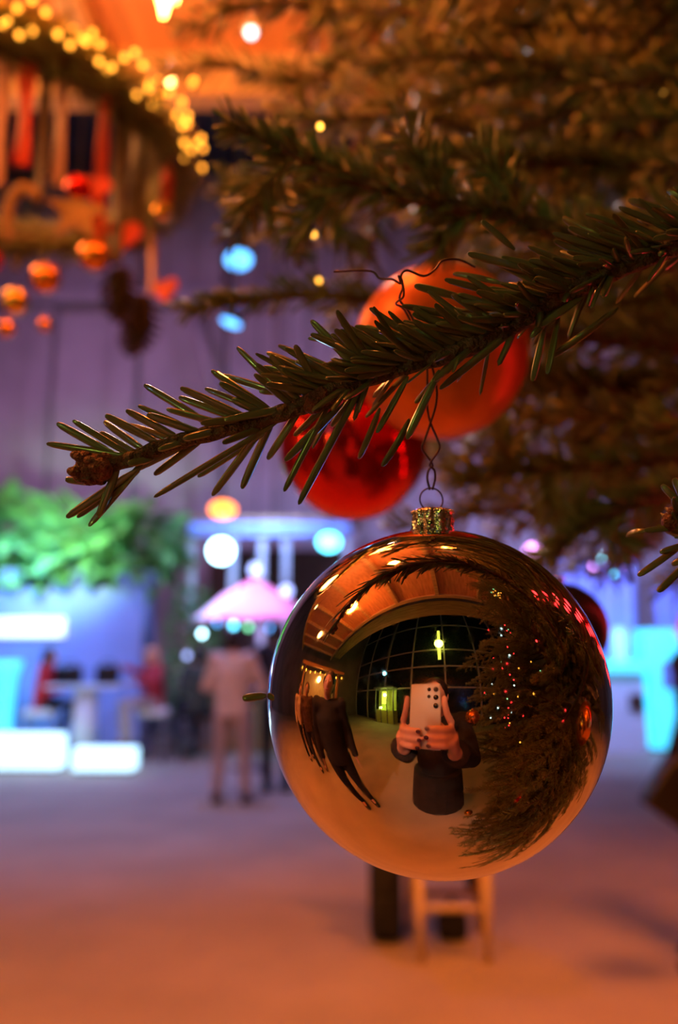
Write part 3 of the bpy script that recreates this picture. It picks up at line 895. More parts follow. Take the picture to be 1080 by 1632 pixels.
def ring_pt(px, near):
    best = None
    for i in range(720):
        a = 2 * PI * i / 720
        p = WC + Vector((WR * math.cos(a), WR * math.sin(a), 0))
        if (math.sin(a) < 0) != near: continue
        e = abs(proj(p)[0] - px)
        if best is None or e < best[0]: best = (e, p)
    return best[1]
def below(p, py):
    """point straight below p that shows at image height py"""
    lo, hi = 0.0, 2.5
    for _ in range(40):
        m = (lo + hi) / 2
        if proj(p - Vector((0, 0, m)))[1] < py: lo = m
        else: hi = m
    return p - Vector((0, 0, lo))
def ribbon(px, near, ybot, width, material, label, group='ribbons hanging from the wreath'):
    a = ring_pt(px, near); b = below(a, ybot)
    a = a - Vector((0, 0, .04))
    n = 14; vs = []; fs = []
    for i in range(n):
        u = i / (n - 1)
        p = a.lerp(b, u)
        tw_ = 0.5 * math.sin(u * 5 + px)
        s = Vector((math.cos(tw_), math.sin(tw_), 0)) * width / 2
        th = Vector((-math.sin(tw_), math.cos(tw_), 0)) * 0.0012
        vs += [p - s - th, p + s - th, p + s + th, p - s + th]
    for i in range(n - 1):
        for k in range(4):
            fs.append((i * 4 + k, i * 4 + (k + 1) % 4, i * 4 + 4 + (k + 1) % 4, i * 4 + 4 + k))
    fs += [(3, 2, 1, 0), tuple((n - 1) * 4 + k for k in range(4))]
    o = MB().add(vs, fs).build('ribbon', material, None, a)
    o.location = a
    tag(o, label, 'ribbon', group)
    return b
ribbon(46, True, 265, .045, 'ribbon_red', 'short bright red ribbon hanging from the wreath beside the wide salmon ribbon')
ribbon(8, True, 300, .05, 'ribbon_salmon', 'wide salmon pink ribbon hanging from the wreath')
ribbon(76, True, 330, .03, 'ribbon_brown', 'brown ribbon hanging beside the short bright red ribbon')
ribbon(103, True, 300, .035, 'ribbon_salmon', 'narrow salmon ribbon beside the wooden star')
ribbon(168, True, 385, .034, 'ribbon_red', 'long red ribbon ending at the orange bauble')
ribbon(224, True, 400, .05, 'ribbon_brown', 'wide brown ribbon above the dark pine cones')
ribbon(196, True, 420, .04, 'ribbon_brown', 'dim brown ribbon beside the long red ribbon')
ribbon(268, True, 322, .036, 'ribbon_red', 'red ribbon ending at the bright gold bauble')
ribbon(246, False, 470, .03, 'ribbon_salmon', 'thin salmon ribbon behind the pine cones')
ribbon(130, False, 420, .022, 'ribbon_salmon', 'thin salmon ribbon hanging behind the wooden star')
ribbon(30, False, 430, .03, 'ribbon_brown', 'brown ribbon hanging on the far side of the wreath')
ribbon(205, False, 395, .04, 'ribbon_red', 'red ribbon on the far side of the wreath')

def wbauble(px, py, near, r, m, label):
    p = ring_pt(px, near); c = below(p, py)
    bauble('christmas_bauble', c, r, m, label, 'baubles hanging from the wreath', hang=p.z - c.z - r)
wbauble(264, 338, True, .030, 'bauble_gold', 'bright gold bauble at the end of the red ribbon')
wbauble(166, 408, True, .042, 'bauble_copper', 'orange bauble at the end of the long red ribbon')
wbauble(95, 444, True, .038, 'bauble_copper', 'orange bauble hanging lower than the wooden star')
wbauble(54, 481, True, .034, 'bauble_gold', 'peach gold bauble hanging low under the wreath')
wbauble(20, 524, False, .034, 'bauble_copper', 'dim orange bauble, the lowest one under the wreath')
wbauble(80, 518, False, .028, 'bauble_copper', 'small dull copper bauble beside the lowest orange bauble')
wbauble(8, 415, True, .034, 'bauble_red', 'red bauble under the wide salmon ribbon')
wbauble(136, 300, True, .034, 'bauble_red', 'small red bauble tucked above the wooden star')
rimp = []
for i in range(120):
    a = -PI * .60 + i * PI * .64 / 119
    rr = WR + .045 + .05 * math.sin(i * 2.2)
    rimp.append(WC + Vector((rr * math.cos(a), rr * math.sin(a), .035 + .045 * math.sin(i * 1.7))))
bulb_string('fairy_light_string', 'three glowing specks standing for golden glints among the soft branches above the orange bauble', [at(510, 196, .43), at(500, 370, .60), at(508, 443, .60)], ['bulb_gold'], .0017, thin=.0003)  # golden glints made as tiny glowing beads on a hair-thin cable
bulb_string('fairy_light_string', 'string of golden lights wound along the rim of the wreath', rimp, ['bulb_rim'], .0075)
bulb_string('fairy_light_string', 'small orange lights glowing beside the wreath', [Vector((at(308, 126, 3.0).x, at(308, 126, 3.0).y, CZ - .1)), at(308, 126, 3.0), at(290, 158, 3.0), at(272, 124, 3.1)], ['bulb_orange', 'bulb_orange', 'bulb_orange', 'lamp_glass'], .012)
bulb_string('fairy_light_string', 'pair of dim white lights beside the wreath', [Vector((at(338, 146, 5.0).x, at(338, 146, 5.0).y, HZ)), at(338, 146, 5.0), at(306, 150, 5.0)], ['glow_white', 'glow_white'], .02)

def flat_orn(name, poly, c, s, m, label, cat, rot=0.3):
    px, near, py = c
    top = ring_pt(px, near); c = below(top, py)
    R = Matrix.Translation(c) @ Matrix.Rotation(rot, 4, 'Z') @ Matrix.Rotation(PI / 2, 4, 'X')
    o = MB().prism([(x * s, y * s) for x, y in poly], s * .22, R).build(name, m, None, c, False)
    o.location = c
    MB().tube([Vector((0, 0, s * .6)), top - c], .0015, 5).build('thread', 'ribbon_brown', o)
    return tag(o, label, cat)
STAR = [((1 if i % 2 == 0 else .45) * math.sin(PI * i / 5), (1 if i % 2 == 0 else .45) * math.cos(PI * i / 5)) for i in range(10)]
HEART = [(0.9 * math.sin(t) ** 3, (0.75 * math.cos(t) - .28 * math.cos(2 * t) - .11 * math.cos(3 * t) - .05 * math.cos(4 * t))) for t in [2 * PI * i / 26 for i in range(26)]]
flat_orn('wooden_star', STAR, (135, True, 340), .085, 'wood_mid', 'orange-brown wooden star hanging under the wreath', 'star')
flat_orn('heart_ornament', HEART, (207, True, 372), .055, 'ribbon_red', 'red heart hanging between the ribbons under the wreath', 'heart')
flat_orn('heart_ornament', HEART, (281, True, 462), .05, 'ribbon_red', 'small red heart beside the dark pine cones', 'heart', -.5)
flat_orn('heart_ornament', HEART, (160, True, 300), .05, 'ribbon_red', 'red heart beside the wooden star', 'heart', .1)
# ring ornament (curved row of beads)
topr = ring_pt(42, True); c = below(topr, 335)
t = thing('bead_ring', 'curved string of brown wooden beads under the short red ribbon', 'ornament', c)
for k in range(9):
    a = PI * .3 + k * .33
    MB().ball(c + Vector((.04 * math.cos(a) + .02, 0, .09 * math.sin(a) - .03)), .016, 12, 8).build('bead', 'wood_mid', t, c)
MB().tube([c + Vector((0, 0, .06)), topr], .0015, 5).build('thread', 'ribbon_brown', t, c)
# pine cones
def pine_cone(px, near, py, h, label):
    top = ring_pt(px, near); c = below(top, py)
    t = thing('pine_cone', label, 'pine cone', c - Vector((0, 0, h / 2)), group='pine cones hanging from the wreath')
    mb = MB()
    mb.tube([c + Vector((0, 0, h / 2)), c, c - Vector((0, 0, h / 2))], [h * .12, h * .2, h * .05], 10)
    mb.build('core', 'wood_dark', t, t.location)
    MB().tube([c + Vector((0, 0, h * .45)), top], .002, 5).build('thread', 'ribbon_brown', t, t.location)
    sc_ = MB()
    for k in range(70):
        u = (k + .5) / 70; a = k * 2.4
        r = h * .30 * math.sin(PI * (0.12 + .83 * u)) ** .7
        z = h * (.5 - u)
        p = c + Vector((r * math.cos(a) * .6, r * math.sin(a) * .6, z))
        R = Matrix.Rotation(a, 3, 'Z') @ Matrix.Rotation(.45, 3, 'Y')
        sc_.box(p + Vector((math.cos(a), math.sin(a), 0)) * r * .3, (r * .8, h * .10, h * .018), R)
    o = sc_.build('scales', 'wood_dark', t, t.location, False); o['kind'] = 'stuff'
pine_cone(206, True, 470, .15, 'large dark pine cone hanging in a cluster under the wide brown ribbon')
pine_cone(238, True, 515, .16, 'lowest dark pine cone of the hanging cluster')
pine_cone(216, False, 540, .13, 'smaller dark pine cone at the side of the hanging cluster')

# ================================================================== BACKGROUND: blue-lit bar area
def flood(loc, target, r, m, label, energy, color, angle=1.6, ztop_=None):
    loc = Vector(loc)
    t = thing('stage_light', label, 'spotlight', loc, group='stage lights in the hall')
    d = (Vector(target) - loc).normalized()
    MB().tube([loc - d * min(.22, r * 2.2), loc - d * min(.16, r * 1.8), loc - d * min(.02, r * .2), loc], [r * .6, r * .95, r, r], 18).build('housing', 'steel', t, loc)
    MB().tube([loc - d * .005, loc + d * .012], [r * .92, r * .85], 18).build('lens', m, t, loc)
    a = d.cross(Vector((0, 0, 1))).normalized()
    MB().tube([loc - d * .1 + a * r * 1.05, loc - d * .1 + a * r * 1.05 + Vector((0, 0, r * 1.4)), loc - d * .1 - a * r * 1.05 + Vector((0, 0, r * 1.4)), loc - d * .1 - a * r * 1.05], .015, 6).build('yoke', 'steel', t, loc)
    MB().tube([loc - d * .1 + Vector((0, 0, r * 1.4)), Vector((loc.x - d.x * .1, loc.y - d.y * .1, ztop_ or HZ))], min(.02, r * .3), 6).build('drop_pole', 'steel', t, loc)
    if energy:
        light('stage_beam', 'SPOT', loc + d * .03, energy, color, .08, target, angle, .8)
flood(at(380, 414, 9.5), at(420, 1100, 7.0), .17, 'led_blue', 'bright blue stage light, the upper of two on the back wall', 160, BLUE)
flood(at(368, 514, 9.3), at(100, 1240, 8.5), .13, 'led_blue', 'bright blue stage light, the lower of two on the back wall', 420, BLUE)
flood(at(400, 52, 3.1), (0, 0, 1.46), .022, 'bulb_spot', 'tiny white spotlight hung near the canopy edge above the bauble', 230, (1.0, .84, .74), .7, CZ)
flood((-3.0, 0.9, 3.1), (0.35, 1.1, 2.75), .12, 'lamp_glass', 'added orange floodlight by the gift stall, brightening the tree foliage', 1700, WARM, .62, CZ)  # fill lamp added out of view for the upper foliage
flood((-6.5, 8.0, 8.5), (-4.0, 13.4, 4.0), .16, 'bulb_violet', 'violet stage light aimed at the back wall from the hall side', 800, VIOLET, 2.0)
flood((4.5, 8.5, 8.5), (2.0, 13.4, 4.0), .16, 'bulb_violet', 'violet stage light aimed at the back wall from beyond the tree', 700, VIOLET, 2.0)

flood((-2.2, 4.6, 8.2), (-1.6, 8.6, 0.9), .14, 'bulb_violet', 'added pale violet fill light over the seated guests', 850, (.78, .58, 1.0), 1.0)  # front fill added out of view for the guests at the bar
# booth box with sign and planters
bx0, bx1 = at(-60, 1000, 11.9).x, at(228, 1000, 11.9).x
by = at(100, 1000, 11.9).y
ztop = at(100, 935, 11.9).z
booth = thing('bar_booth', 'tall smooth blue-lit booth with a glowing sign behind the seated guests', 'booth', ((bx0 + bx1) / 2, by, 0))
o0 = booth.location
MB().box(((bx0 + bx1) / 2, by + .4, ztop / 2), (bx1 - bx0, .8, ztop), bev=.03).build('body', 'panel_blue', booth, o0, False)
sgz = at(100, 1000, 11.8).z; sx1 = at(101, 1000, 11.8).x
sg = MB().box(((bx0 + sx1) / 2, by - .04, sgz), (sx1 - bx0, .07, .28), bev=.015).build('sign', 'glow_sign', booth, o0, False)
for k, (px, wd_, m) in enumerate(((12, 6, 'sign_yellow'), (26, 14, 'sign_red'), (42, 7, 'sign_yellow'), (52, 9, 'sign_yellow'), (64, 8, 'sign_yellow'))):
    q = at(px, 1000, 11.7)
    MB().box((q.x, by - .085, sgz), (wd_ * .009, .012, .07 + .03 * (k % 2)), bev=.004).build('lettering', m, sg, o0, False)
light('booth_light', 'AREA', (bx0 + .9, by - 1.1, 3.0), 62, (.16, .42, 1.0), .5, (bx0 + 1.2, by, 1.2))
# curved lit column under the sign
q = at(8, 1100, 11.3)
cl = thing('light_column', 'glowing cyan light column under the booth sign', 'light', (q.x, q.y, 0))
MB().lathe([(.10, .02), (.16, .05), (.12, .5), (.15, 1.1), (.22, 1.32), (.20, 1.34)], (0, 0, 0), 24).build('diffuser', 'glow_cyan', cl)
MB().lathe([(.20, 0), (.20, .03), (.16, .05)], (0, 0, 0), 24).build('base', 'steel', cl)

# glowing benches
def light_bench(x0, x1, ytop, ybot, label, depth=.32):
    a = ground(x0, ybot); b = ground(x1, ybot)
    y = a.y
    xa = at(x0, ybot, (a - CAM).dot(FW)).x; xb = at(x1, ybot, (a - CAM).dot(FW)).x
    d = (a - CAM).dot(FW)
    h = at(x0, ytop, d).z
    t = thing('light_bench', label, 'bench', ((xa + xb) / 2, y, 0), group='glowing bench blocks')
    MB().box(((xa + xb) / 2, y + depth / 2, h / 2 + .02), (xb - xa, depth, h - .04), bev=.04).build('glowing_body', 'glow_white', t, t.location)
    MB().box(((xa + xb) / 2, y + depth / 2, .02), (xb - xa - .08, depth - .08, .04)).build('plinth', 'steel', t, t.location, False)
light_bench(-70, 92, 1172, 1232, 'low glowing white bench block in front of the light column')
light_bench(112, 212, 1194, 1235, 'low glowing white bench block between the two seated guests', .3)

# bar table and black stools
q = ground(132, 1215)
bt_ = thing('bar_table', 'pale blue-lit bar table between the two seated guests', 'table', (q.x, q.y, 0))
MB().box((0, 0, 1.0), (1.0, .5, .04), bev=.012).build('table_top', 'panel_white', bt_)
MB().tube([(0, 0, .03), (0, 0, .98)], .16, 18).build('pedestal', 'panel_white', bt_)
MB().lathe([(.24, 0), (.24, .02), (.05, .04)], (0, 0, 0), 24).build('base', 'steel', bt_)
tz = 1.02
qd = (Vector((q.x, q.y, 0)) - CAM).dot(FW)
for (px, wd_, h, lab) in ((102, .36, .25, 'wide black handbag on the bar table next to the guest with dark hair'), (165, .31, .26, 'black handbag on the bar table next to the ginger-haired guest')):
    X = at(px, 1090, qd).x
    t = thing('handbag', lab, 'bag', (X, q.y, tz))
    MB().box((0, 0, h / 2), (wd_, .16, h), bev=.04).build('bag_body', 'leather_dark', t)
    MB().tube([(-wd_ * .3, 0, h * .93), (-wd_ * .2, 0, h * 1.2), (wd_ * .2, 0, h * 1.2), (wd_ * .3, 0, h * .93)], .012, 6).build('handle', 'leather_dark', t)

def stool(loc, h, label, material='white_cloth'):
    t = thing('bar_stool', label, 'stool', loc)
    MB().box((0, 0, h - .05), (.40, .38, .10), bev=.035).build('seat', material, t)
    for sx in (-1, 1):
        for sy in (-1, 1):
            MB().tube([(sx * .13, sy * .13, h - .09), (sx * .19, sy * .19, .0)], [.016, .013], 8).build('leg', 'steel', t)
    rp = [(math.cos(a) * .235, math.sin(a) * .235, .28) for a in [PI / 4 + PI / 2 * i for i in range(5)]]
    MB().tube(rp, .010, 6).build('foot_rail', 'steel', t)

# planters with greenery on top of / beside the booth
def shrub(px, py, d, r, n, leaf, label, seed):
    c = at(px, py, d)
    t = thing('leafy_plant', label, 'plant', (c.x, c.y, ztop), group='leafy plants on the booth roof')
    o = t.location
    r_ = np.random.default_rng(seed)
    MB().lathe([(r * .5, .0), (r * .62, .22), (r * .66, .24), (r * .6, .24), (r * .56, .18)], o, 20).build('pot', 'panel_blue', t, o)
    sm = MB(); lm = MB()
    for k in range(n):
        v = Vector(r_.normal(size=3)).normalized(); v.z = v.z * .75 + .1
        p = Vector((o.x, o.y, o.z + .25 + r * .55)) + Vector((v.x * r * 1.1, v.y * r * .8, v.z * r * 1.25)) * (0.55 + .45 * r_.random())
        if p.y > by - .12: p.z = max(p.z, o.z + .06)
        if k % 9 == 0: sm.tube([Vector((o.x, o.y, o.z + .15)), (Vector((o.x, o.y, o.z + .3)) + p) / 2 + Vector((0, 0, .05)), p], [.012, .008, .004], 5)
        dirv = (Vector((v.x, v.y, v.z * .4 - .15)) + Vector(r_.normal(size=3)) * .35).normalized()
        s = dirv.cross(Vector((0, 0, 1))).normalized(); u = s.cross(dirv)
        L = leaf * (.7 + .6 * r_.random()); W = L * .32
        lm.add([p, p + dirv * L * .35 + s * W + u * .01, p + dirv * L * .4 - u * .02, p + dirv * L * .35 - s * W + u * .01, p + dirv * L * .75 + s * W * .7 - u * .02, p + dirv * L * .75 - s * W * .7 - u * .02, p + dirv * L - u * .06],
               [(0, 1, 2), (0, 2, 3), (1, 4, 2), (2, 5, 3), (2, 4, 6), (2, 6, 5)])
    sm.build('stems', 'wood_mid', t, o)
    lo = lm.build('leaves', 'leaf_green', t, o, False); lo['kind'] = 'stuff'
shrub(18, 905, 12.3, .66, 330, .42, 'bright green leafy plant in a pot at the sign end of the booth roof', 1)
shrub(118, 890, 12.35, .66, 330, .40, 'broad green leafy plant in the middle of the booth roof', 2)
shrub(218, 890, 12.3, .62, 300, .38, 'green leafy plant at the open end of the booth roof', 3)
light('plant_light', 'SPOT', at(60, 860, 10.2) + Vector((0, 0, .3)), 420, (.6, 1.0, .7), .1, at(110, 870, 12.3), 1.3, .8)
# tall leafy plant beside the booth, standing on the floor
q = ground(268, 1225)
t = thing('potted_shrub', 'tall dark green shrub standing in a pot beside the booth', 'plant', (q.x, q.y + 1.3, 0))
MB().lathe([(.16, 0), (.22, .4), (.24, .42), (.2, .42)], (0, 0, 0), 20).build('pot', 'steel', t)
MB().tube([(0, 0, .3), (.02, 0, 1.0), (0, .02, 1.9)], [.03, .025, .01], 8).build('stem', 'wood_dark', t)
lm = MB(); r_ = np.random.default_rng(5)
for k in range(520):
    z = .6 + 1.75 * r_.random(); a = r_.random() * 2 * PI; rr = .36 * (1.1 - abs(z - 1.5) / 1.6) * (.5 + .5 * r_.random())
    p = Vector((rr * math.cos(a), rr * math.sin(a), z)); dv = Vector((math.cos(a), math.sin(a), r_.normal() * .4)).normalized()
    s = dv.cross(Vector((0, 0, 1))).normalized(); L = .18
    lm.add([p, p + dv * L * .5 + s * .05, p + dv * L, p + dv * L * .5 - s * .05, p + dv * L * .5 - Vector((0, 0, .015))], [(0, 1, 4), (1, 2, 4), (2, 3, 4), (3, 0, 4)])
lo = lm.build('leaves', 'leaf_green', t, (0, 0, 0), False); lo['kind'] = 'stuff'

# stall with blue fascia, posts and lamps
SD = 12.6
def sx(px): return at(px, 840, SD).x
sy = at(420, 840, SD).y
zf = at(420, 842, SD).z
stall = thing('market_stall', 'open market stall with a blue-lit fascia board on posts', 'stall', (sx(430), sy, 0))
o0 = stall.location
MB().box((sx(430), sy, zf), (sx(560) - sx(302), .12, .26), bev=.01).build('fascia', 'panel_blue', stall, o0, False)
MB().box((sx(430), sy - .075, zf + .02), (sx(556) - sx(306), .03, .05)).build('led_strip', 'led_strip', stall, o0, False)
MB().box((sx(430), sy + .9, zf + .19), (sx(575) - sx(290), 2.0, .06), rot=(.06, 0, 0)).build('roof', 'wood_mid', stall, o0, False)
for px in (306, 372, 418, 456, 552):
    MB().box((sx(px), sy + .05, zf / 2), (.10, .10, zf), bev=.008).build('post', 'panel_white', stall, o0, False)
MB().box((sx(430), sy + .2, .52), (sx(552) - sx(306), .6, 1.04), bev=.01).build('counter', 'wood_mid', stall, o0, False)
MB().box((sx(430), sy + 1.7, 1.6), (sx(552) - sx(306), .06, 3.2)).build('rear_panel', 'brown_cloth', stall, o0, False)
light('stall_light', 'AREA', (sx(430), sy - .7, zf + .5), 60, (.25, .42, 1.0), .6, (sx(430), sy + .3, zf - .6))
def globe(px, py, d, r, m, label, sq=1.0, top=None):
    c = at(px, py, d)
    t = thing('globe_lamp', label, 'lamp', c - Vector((0, 0, r)))
    MB().ball(c, (r, r, r * sq), 20, 12).build('globe', m, t, t.location)
    MB().lathe([(r * .35, 0), (r * .35, .05), (.01, .07)], c + Vector((0, 0, r * sq * .92)), 12).build('fitting', 'steel', t, t.location)
    MB().tube([c + Vector((0, 0, r * sq)), Vector((c.x, c.y, HZ))], .008, 6).build('cord', 'black_cloth', t, t.location)
globe(355, 812, 10.6, .17, 'bulb_orange', 'glowing orange lamp above the blue fascia', .62, 1.2)
globe(352, 878, 11.4, .165, 'bulb_white', 'brilliant white round lamp under the blue fascia', 1.0)
globe(524, 864, 11.4, .15, 'bulb_cyan', 'cyan round lamp at the end of the blue fascia', .8, .2)
globe(407, 908, 11.4, .085, 'bulb_violet', 'small pale violet lamp hanging between the stall posts', 1.0, .4)
globe(456, 942, 11.5, .08, 'bulb_violet', 'small violet lamp beside the pink parasol', 1.0, .5)
# parasol
pc = at(405, 922, 10.7)
pr = thing('parasol', 'pink parasol lit from below in blue and pink', 'parasol', (pc.x, pc.y, 0))
n = 8; cv = [Vector((0, 0, pc.z))]; R_ = .80; zr = at(405, 990, 10.7).z
mbp = MB()
for k in range(n):
    a0 = 2 * PI * k / n; a1 = 2 * PI * (k + 1) / n; am = (a0 + a1) / 2
    P0 = Vector((R_ * math.cos(a0), R_ * math.sin(a0), zr)); P1 = Vector((R_ * math.cos(a1), R_ * math.sin(a1), zr))
    Pm = Vector((R_ * .9 * math.cos(am), R_ * .9 * math.sin(am), zr + .03))
    Q0 = P0 * .5 + cv[0] * .5 + Vector((0, 0, .06)); Q1 = P1 * .5 + cv[0] * .5 + Vector((0, 0, .06))
    pts_ = [cv[0], Q0, Q1, P0, Pm, P1]
    th = Vector((0, 0, -.006))
    mbp = MB().add(pts_ + [p + th for p in pts_], [(0, 1, 2), (1, 3, 4), (1, 4, 2), (2, 4, 5), (6, 8, 7), (7, 10, 9), (7, 8, 10), (8, 11, 10)])
    mbp.build('canvas_panel', 'pink_canvas', pr)
    MB().tube([cv[0] - Vector((0, 0, .02)), Q0 - Vector((0, 0, .02)), P0 - Vector((0, 0, .015))], .008, 5).build('rib', 'steel', pr)
MB().tube([(0, 0, .03), (0, 0, pc.z + .05)], .022, 10).build('pole', 'steel', pr)
MB().lathe([(.25, 0), (.25, .04), (.05, .08)], (0, 0, 0), 20).build('base', 'steel', pr)
light('parasol_light', 'SPOT', (pc.x - .2, pc.y - 1.5, 3.2), 300, (.85, .40, 1.0), .1, (pc.x, pc.y, zr + .1), 1.0, .8)
light('parasol_fill', 'SPOT', (pc.x - 1.3, pc.y - .9, 2.6), 150, (.15, .75, 1.0), .1, (pc.x - .4, pc.y, zr + .05), .9, .8)
pts = [at(298, 1040, 9.7), at(322, 1005, 9.75), at(346, 987, 9.8), at(372, 992, 9.8), at(396, 994, 9.8), at(430, 996, 9.8), at(448, 1004, 9.8), at(470, 1004, 9.8), at(520, 1000, 9.8)]
bulb_string('bulb_garland', 'garland of blue, white and green bulbs under the pink parasol', pts, ['bulb_violet', 'bulb_white', 'led_blue', 'bulb_cyan', 'bulb_green', 'led_blue', 'led_blue', 'bulb_cyan', 'led_blue'], .03)

# far bar on the other side: counter, lit fridge, drapes
bq = ground(1000, 1200)
def bxp(px, d): return at(px, 1100, d).x
BD = (bq - CAM).dot(FW)
bar = thing('bar_counter', 'pale bar counter with a glowing cyan edge beside the tree', 'counter', ((bxp(930, BD) + bxp(1036, BD)) / 2, bq.y, 0))
o0 = bar.location
zt = at(1000, 1058, BD).z
xa, xb_ = bxp(905, BD), bxp(1034, BD)
MB().box(((xa + xb_) / 2, bq.y + .3, (zt - .12) / 2), (xb_ - xa, .6, zt - .12), bev=.01).build('front', 'panel_white', bar, o0, False)
MB().box(((xa + xb_) / 2, bq.y + .25, zt - .05), (xb_ - xa + .06, .75, .15), bev=.02).build('glowing_top', 'glow_cyan', bar, o0, False)
MB().box((bxp(1018, BD), bq.y - .02, at(1018, 1120, BD).z), (.22, .05, .24), bev=.02).build('hatch', 'wood_dark', bar, o0, False)
t = thing('bottle_display', 'tall glowing cyan display cabinet beyond the bar counter', 'cabinet', (bxp(1072, BD), bq.y + .1, 0))
zc = at(1060, 1002, BD).z
MB().box((0, .25, zc / 2 + .02), (.50, .5, zc - .04), bev=.02).build('lit_body', 'glow_cyan', t, (0, 0, 0), False)
MB().box((.05, -.01, zc * .62), (.22, .02, .40)).build('dark_panel', 'panel_blue', t, (0, 0, 0), False)
MB().box((0, .25, .02), (.46, .46, .04)).build('plinth', 'steel', t, (0, 0, 0), False)
g = bxp(1012, BD)
t = thing('drink_tower', 'pale cyan drink dispenser standing on the bar counter', 'dispenser', (bxp(1008, BD), bq.y + .3, zt + .08))
MB().lathe([(.10, -.055), (.10, .03), (.09, .05), (.11, .36), (.07, .44), (.01, .46)], (0, 0, 0), 20).build('tank', 'glow_pale', t)
MB().tube([(0, -.10, .08), (0, -.15, .07), (0, -.15, .04)], .012, 6).build('tap', 'steel', t)
def drape(x0, x1, ytop, ybot, d, label):
    a = at(x0, ytop, d); b = at(x1, ytop, d); z0 = 0.0
    n = 36; vs = []; fs = []
    for i in range(n + 1):
        u = i / n
        p = a.lerp(b, u)
        off = .06 * math.sin(u * 26)
        for (z, sq) in ((a.z, 1), ((a.z + z0) / 2, .86), (z0, 1.0)):
            xm = (a.x + b.x) / 2
            vs.append(Vector((xm + (p.x - xm) * sq, p.y + off, z)))
        for (z, sq) in ((a.z, 1), ((a.z + z0) / 2, .86), (z0, 1.0)):
            xm = (a.x + b.x) / 2
            vs.append(Vector((xm + (p.x - xm) * sq, p.y + off + .015, z)))
    for i in range(n):
        o = i * 6
        for k in (0, 1):
            fs.append((o + k, o + 6 + k, o + 7 + k, o + k + 1)); fs.append((o + 3 + k, o + 4 + k, o + 10 + k, o + 9 + k))
    m = MB().add(vs, fs).build('drape', 'drape_blue', None, Vector((a.x, a.y, z0)))
    m.location = (a.x, a.y, z0)
    tag(m, label, 'curtain')
drape(895, 1015, 895, 1180, 13.2, 'pale blue-lit hanging drape behind the bar counter')
drape(1040, 1110, 930, 1180, 13.2, 'blue-violet drape behind the cyan display cabinet')
light('drape_light', 'AREA', at(985, 850, 10.8), 130, (.22, .36, 1.0), .5, at(970, 1000, 13.2))
globe(849, 881, 7.0, .07, 'bulb_pink', 'pinkish white round lamp showing over the edge of the mirror bauble', 1.0, 1.0)

# ================================================================== PEOPLE
def hand_tubes(mb, wr, d, side, r=.0085):
    """relaxed hand at the wrist, fingers along d"""
    wr = Vector(wr); d = Vector(d).normalized(); side = Vector(side).normalized()
    nrm = d.cross(side).normalized()
    mb.tube([wr, wr + d * .05, wr + d * .09], [.026, .034, .036], 10, flat=.45, ref=nrm)
    for k in range(4):
        o = wr + d * .085 + side * (.028 - .0185 * k)
        L = (.065, .075, .07, .055)[k]
        mb.tube([o, o + d * L * .5, o + d * L * .85 + nrm * L * .3], [r, r * .95, r * .8], 8, rnd=True)
    o = wr + d * .03 + side * .028
    mb.tube([o, o + d * .03 + side * .02, o + d * .06 + side * .026 + nrm * .01], [r * 1.2, r * 1.1, r * .9], 8, rnd=True)

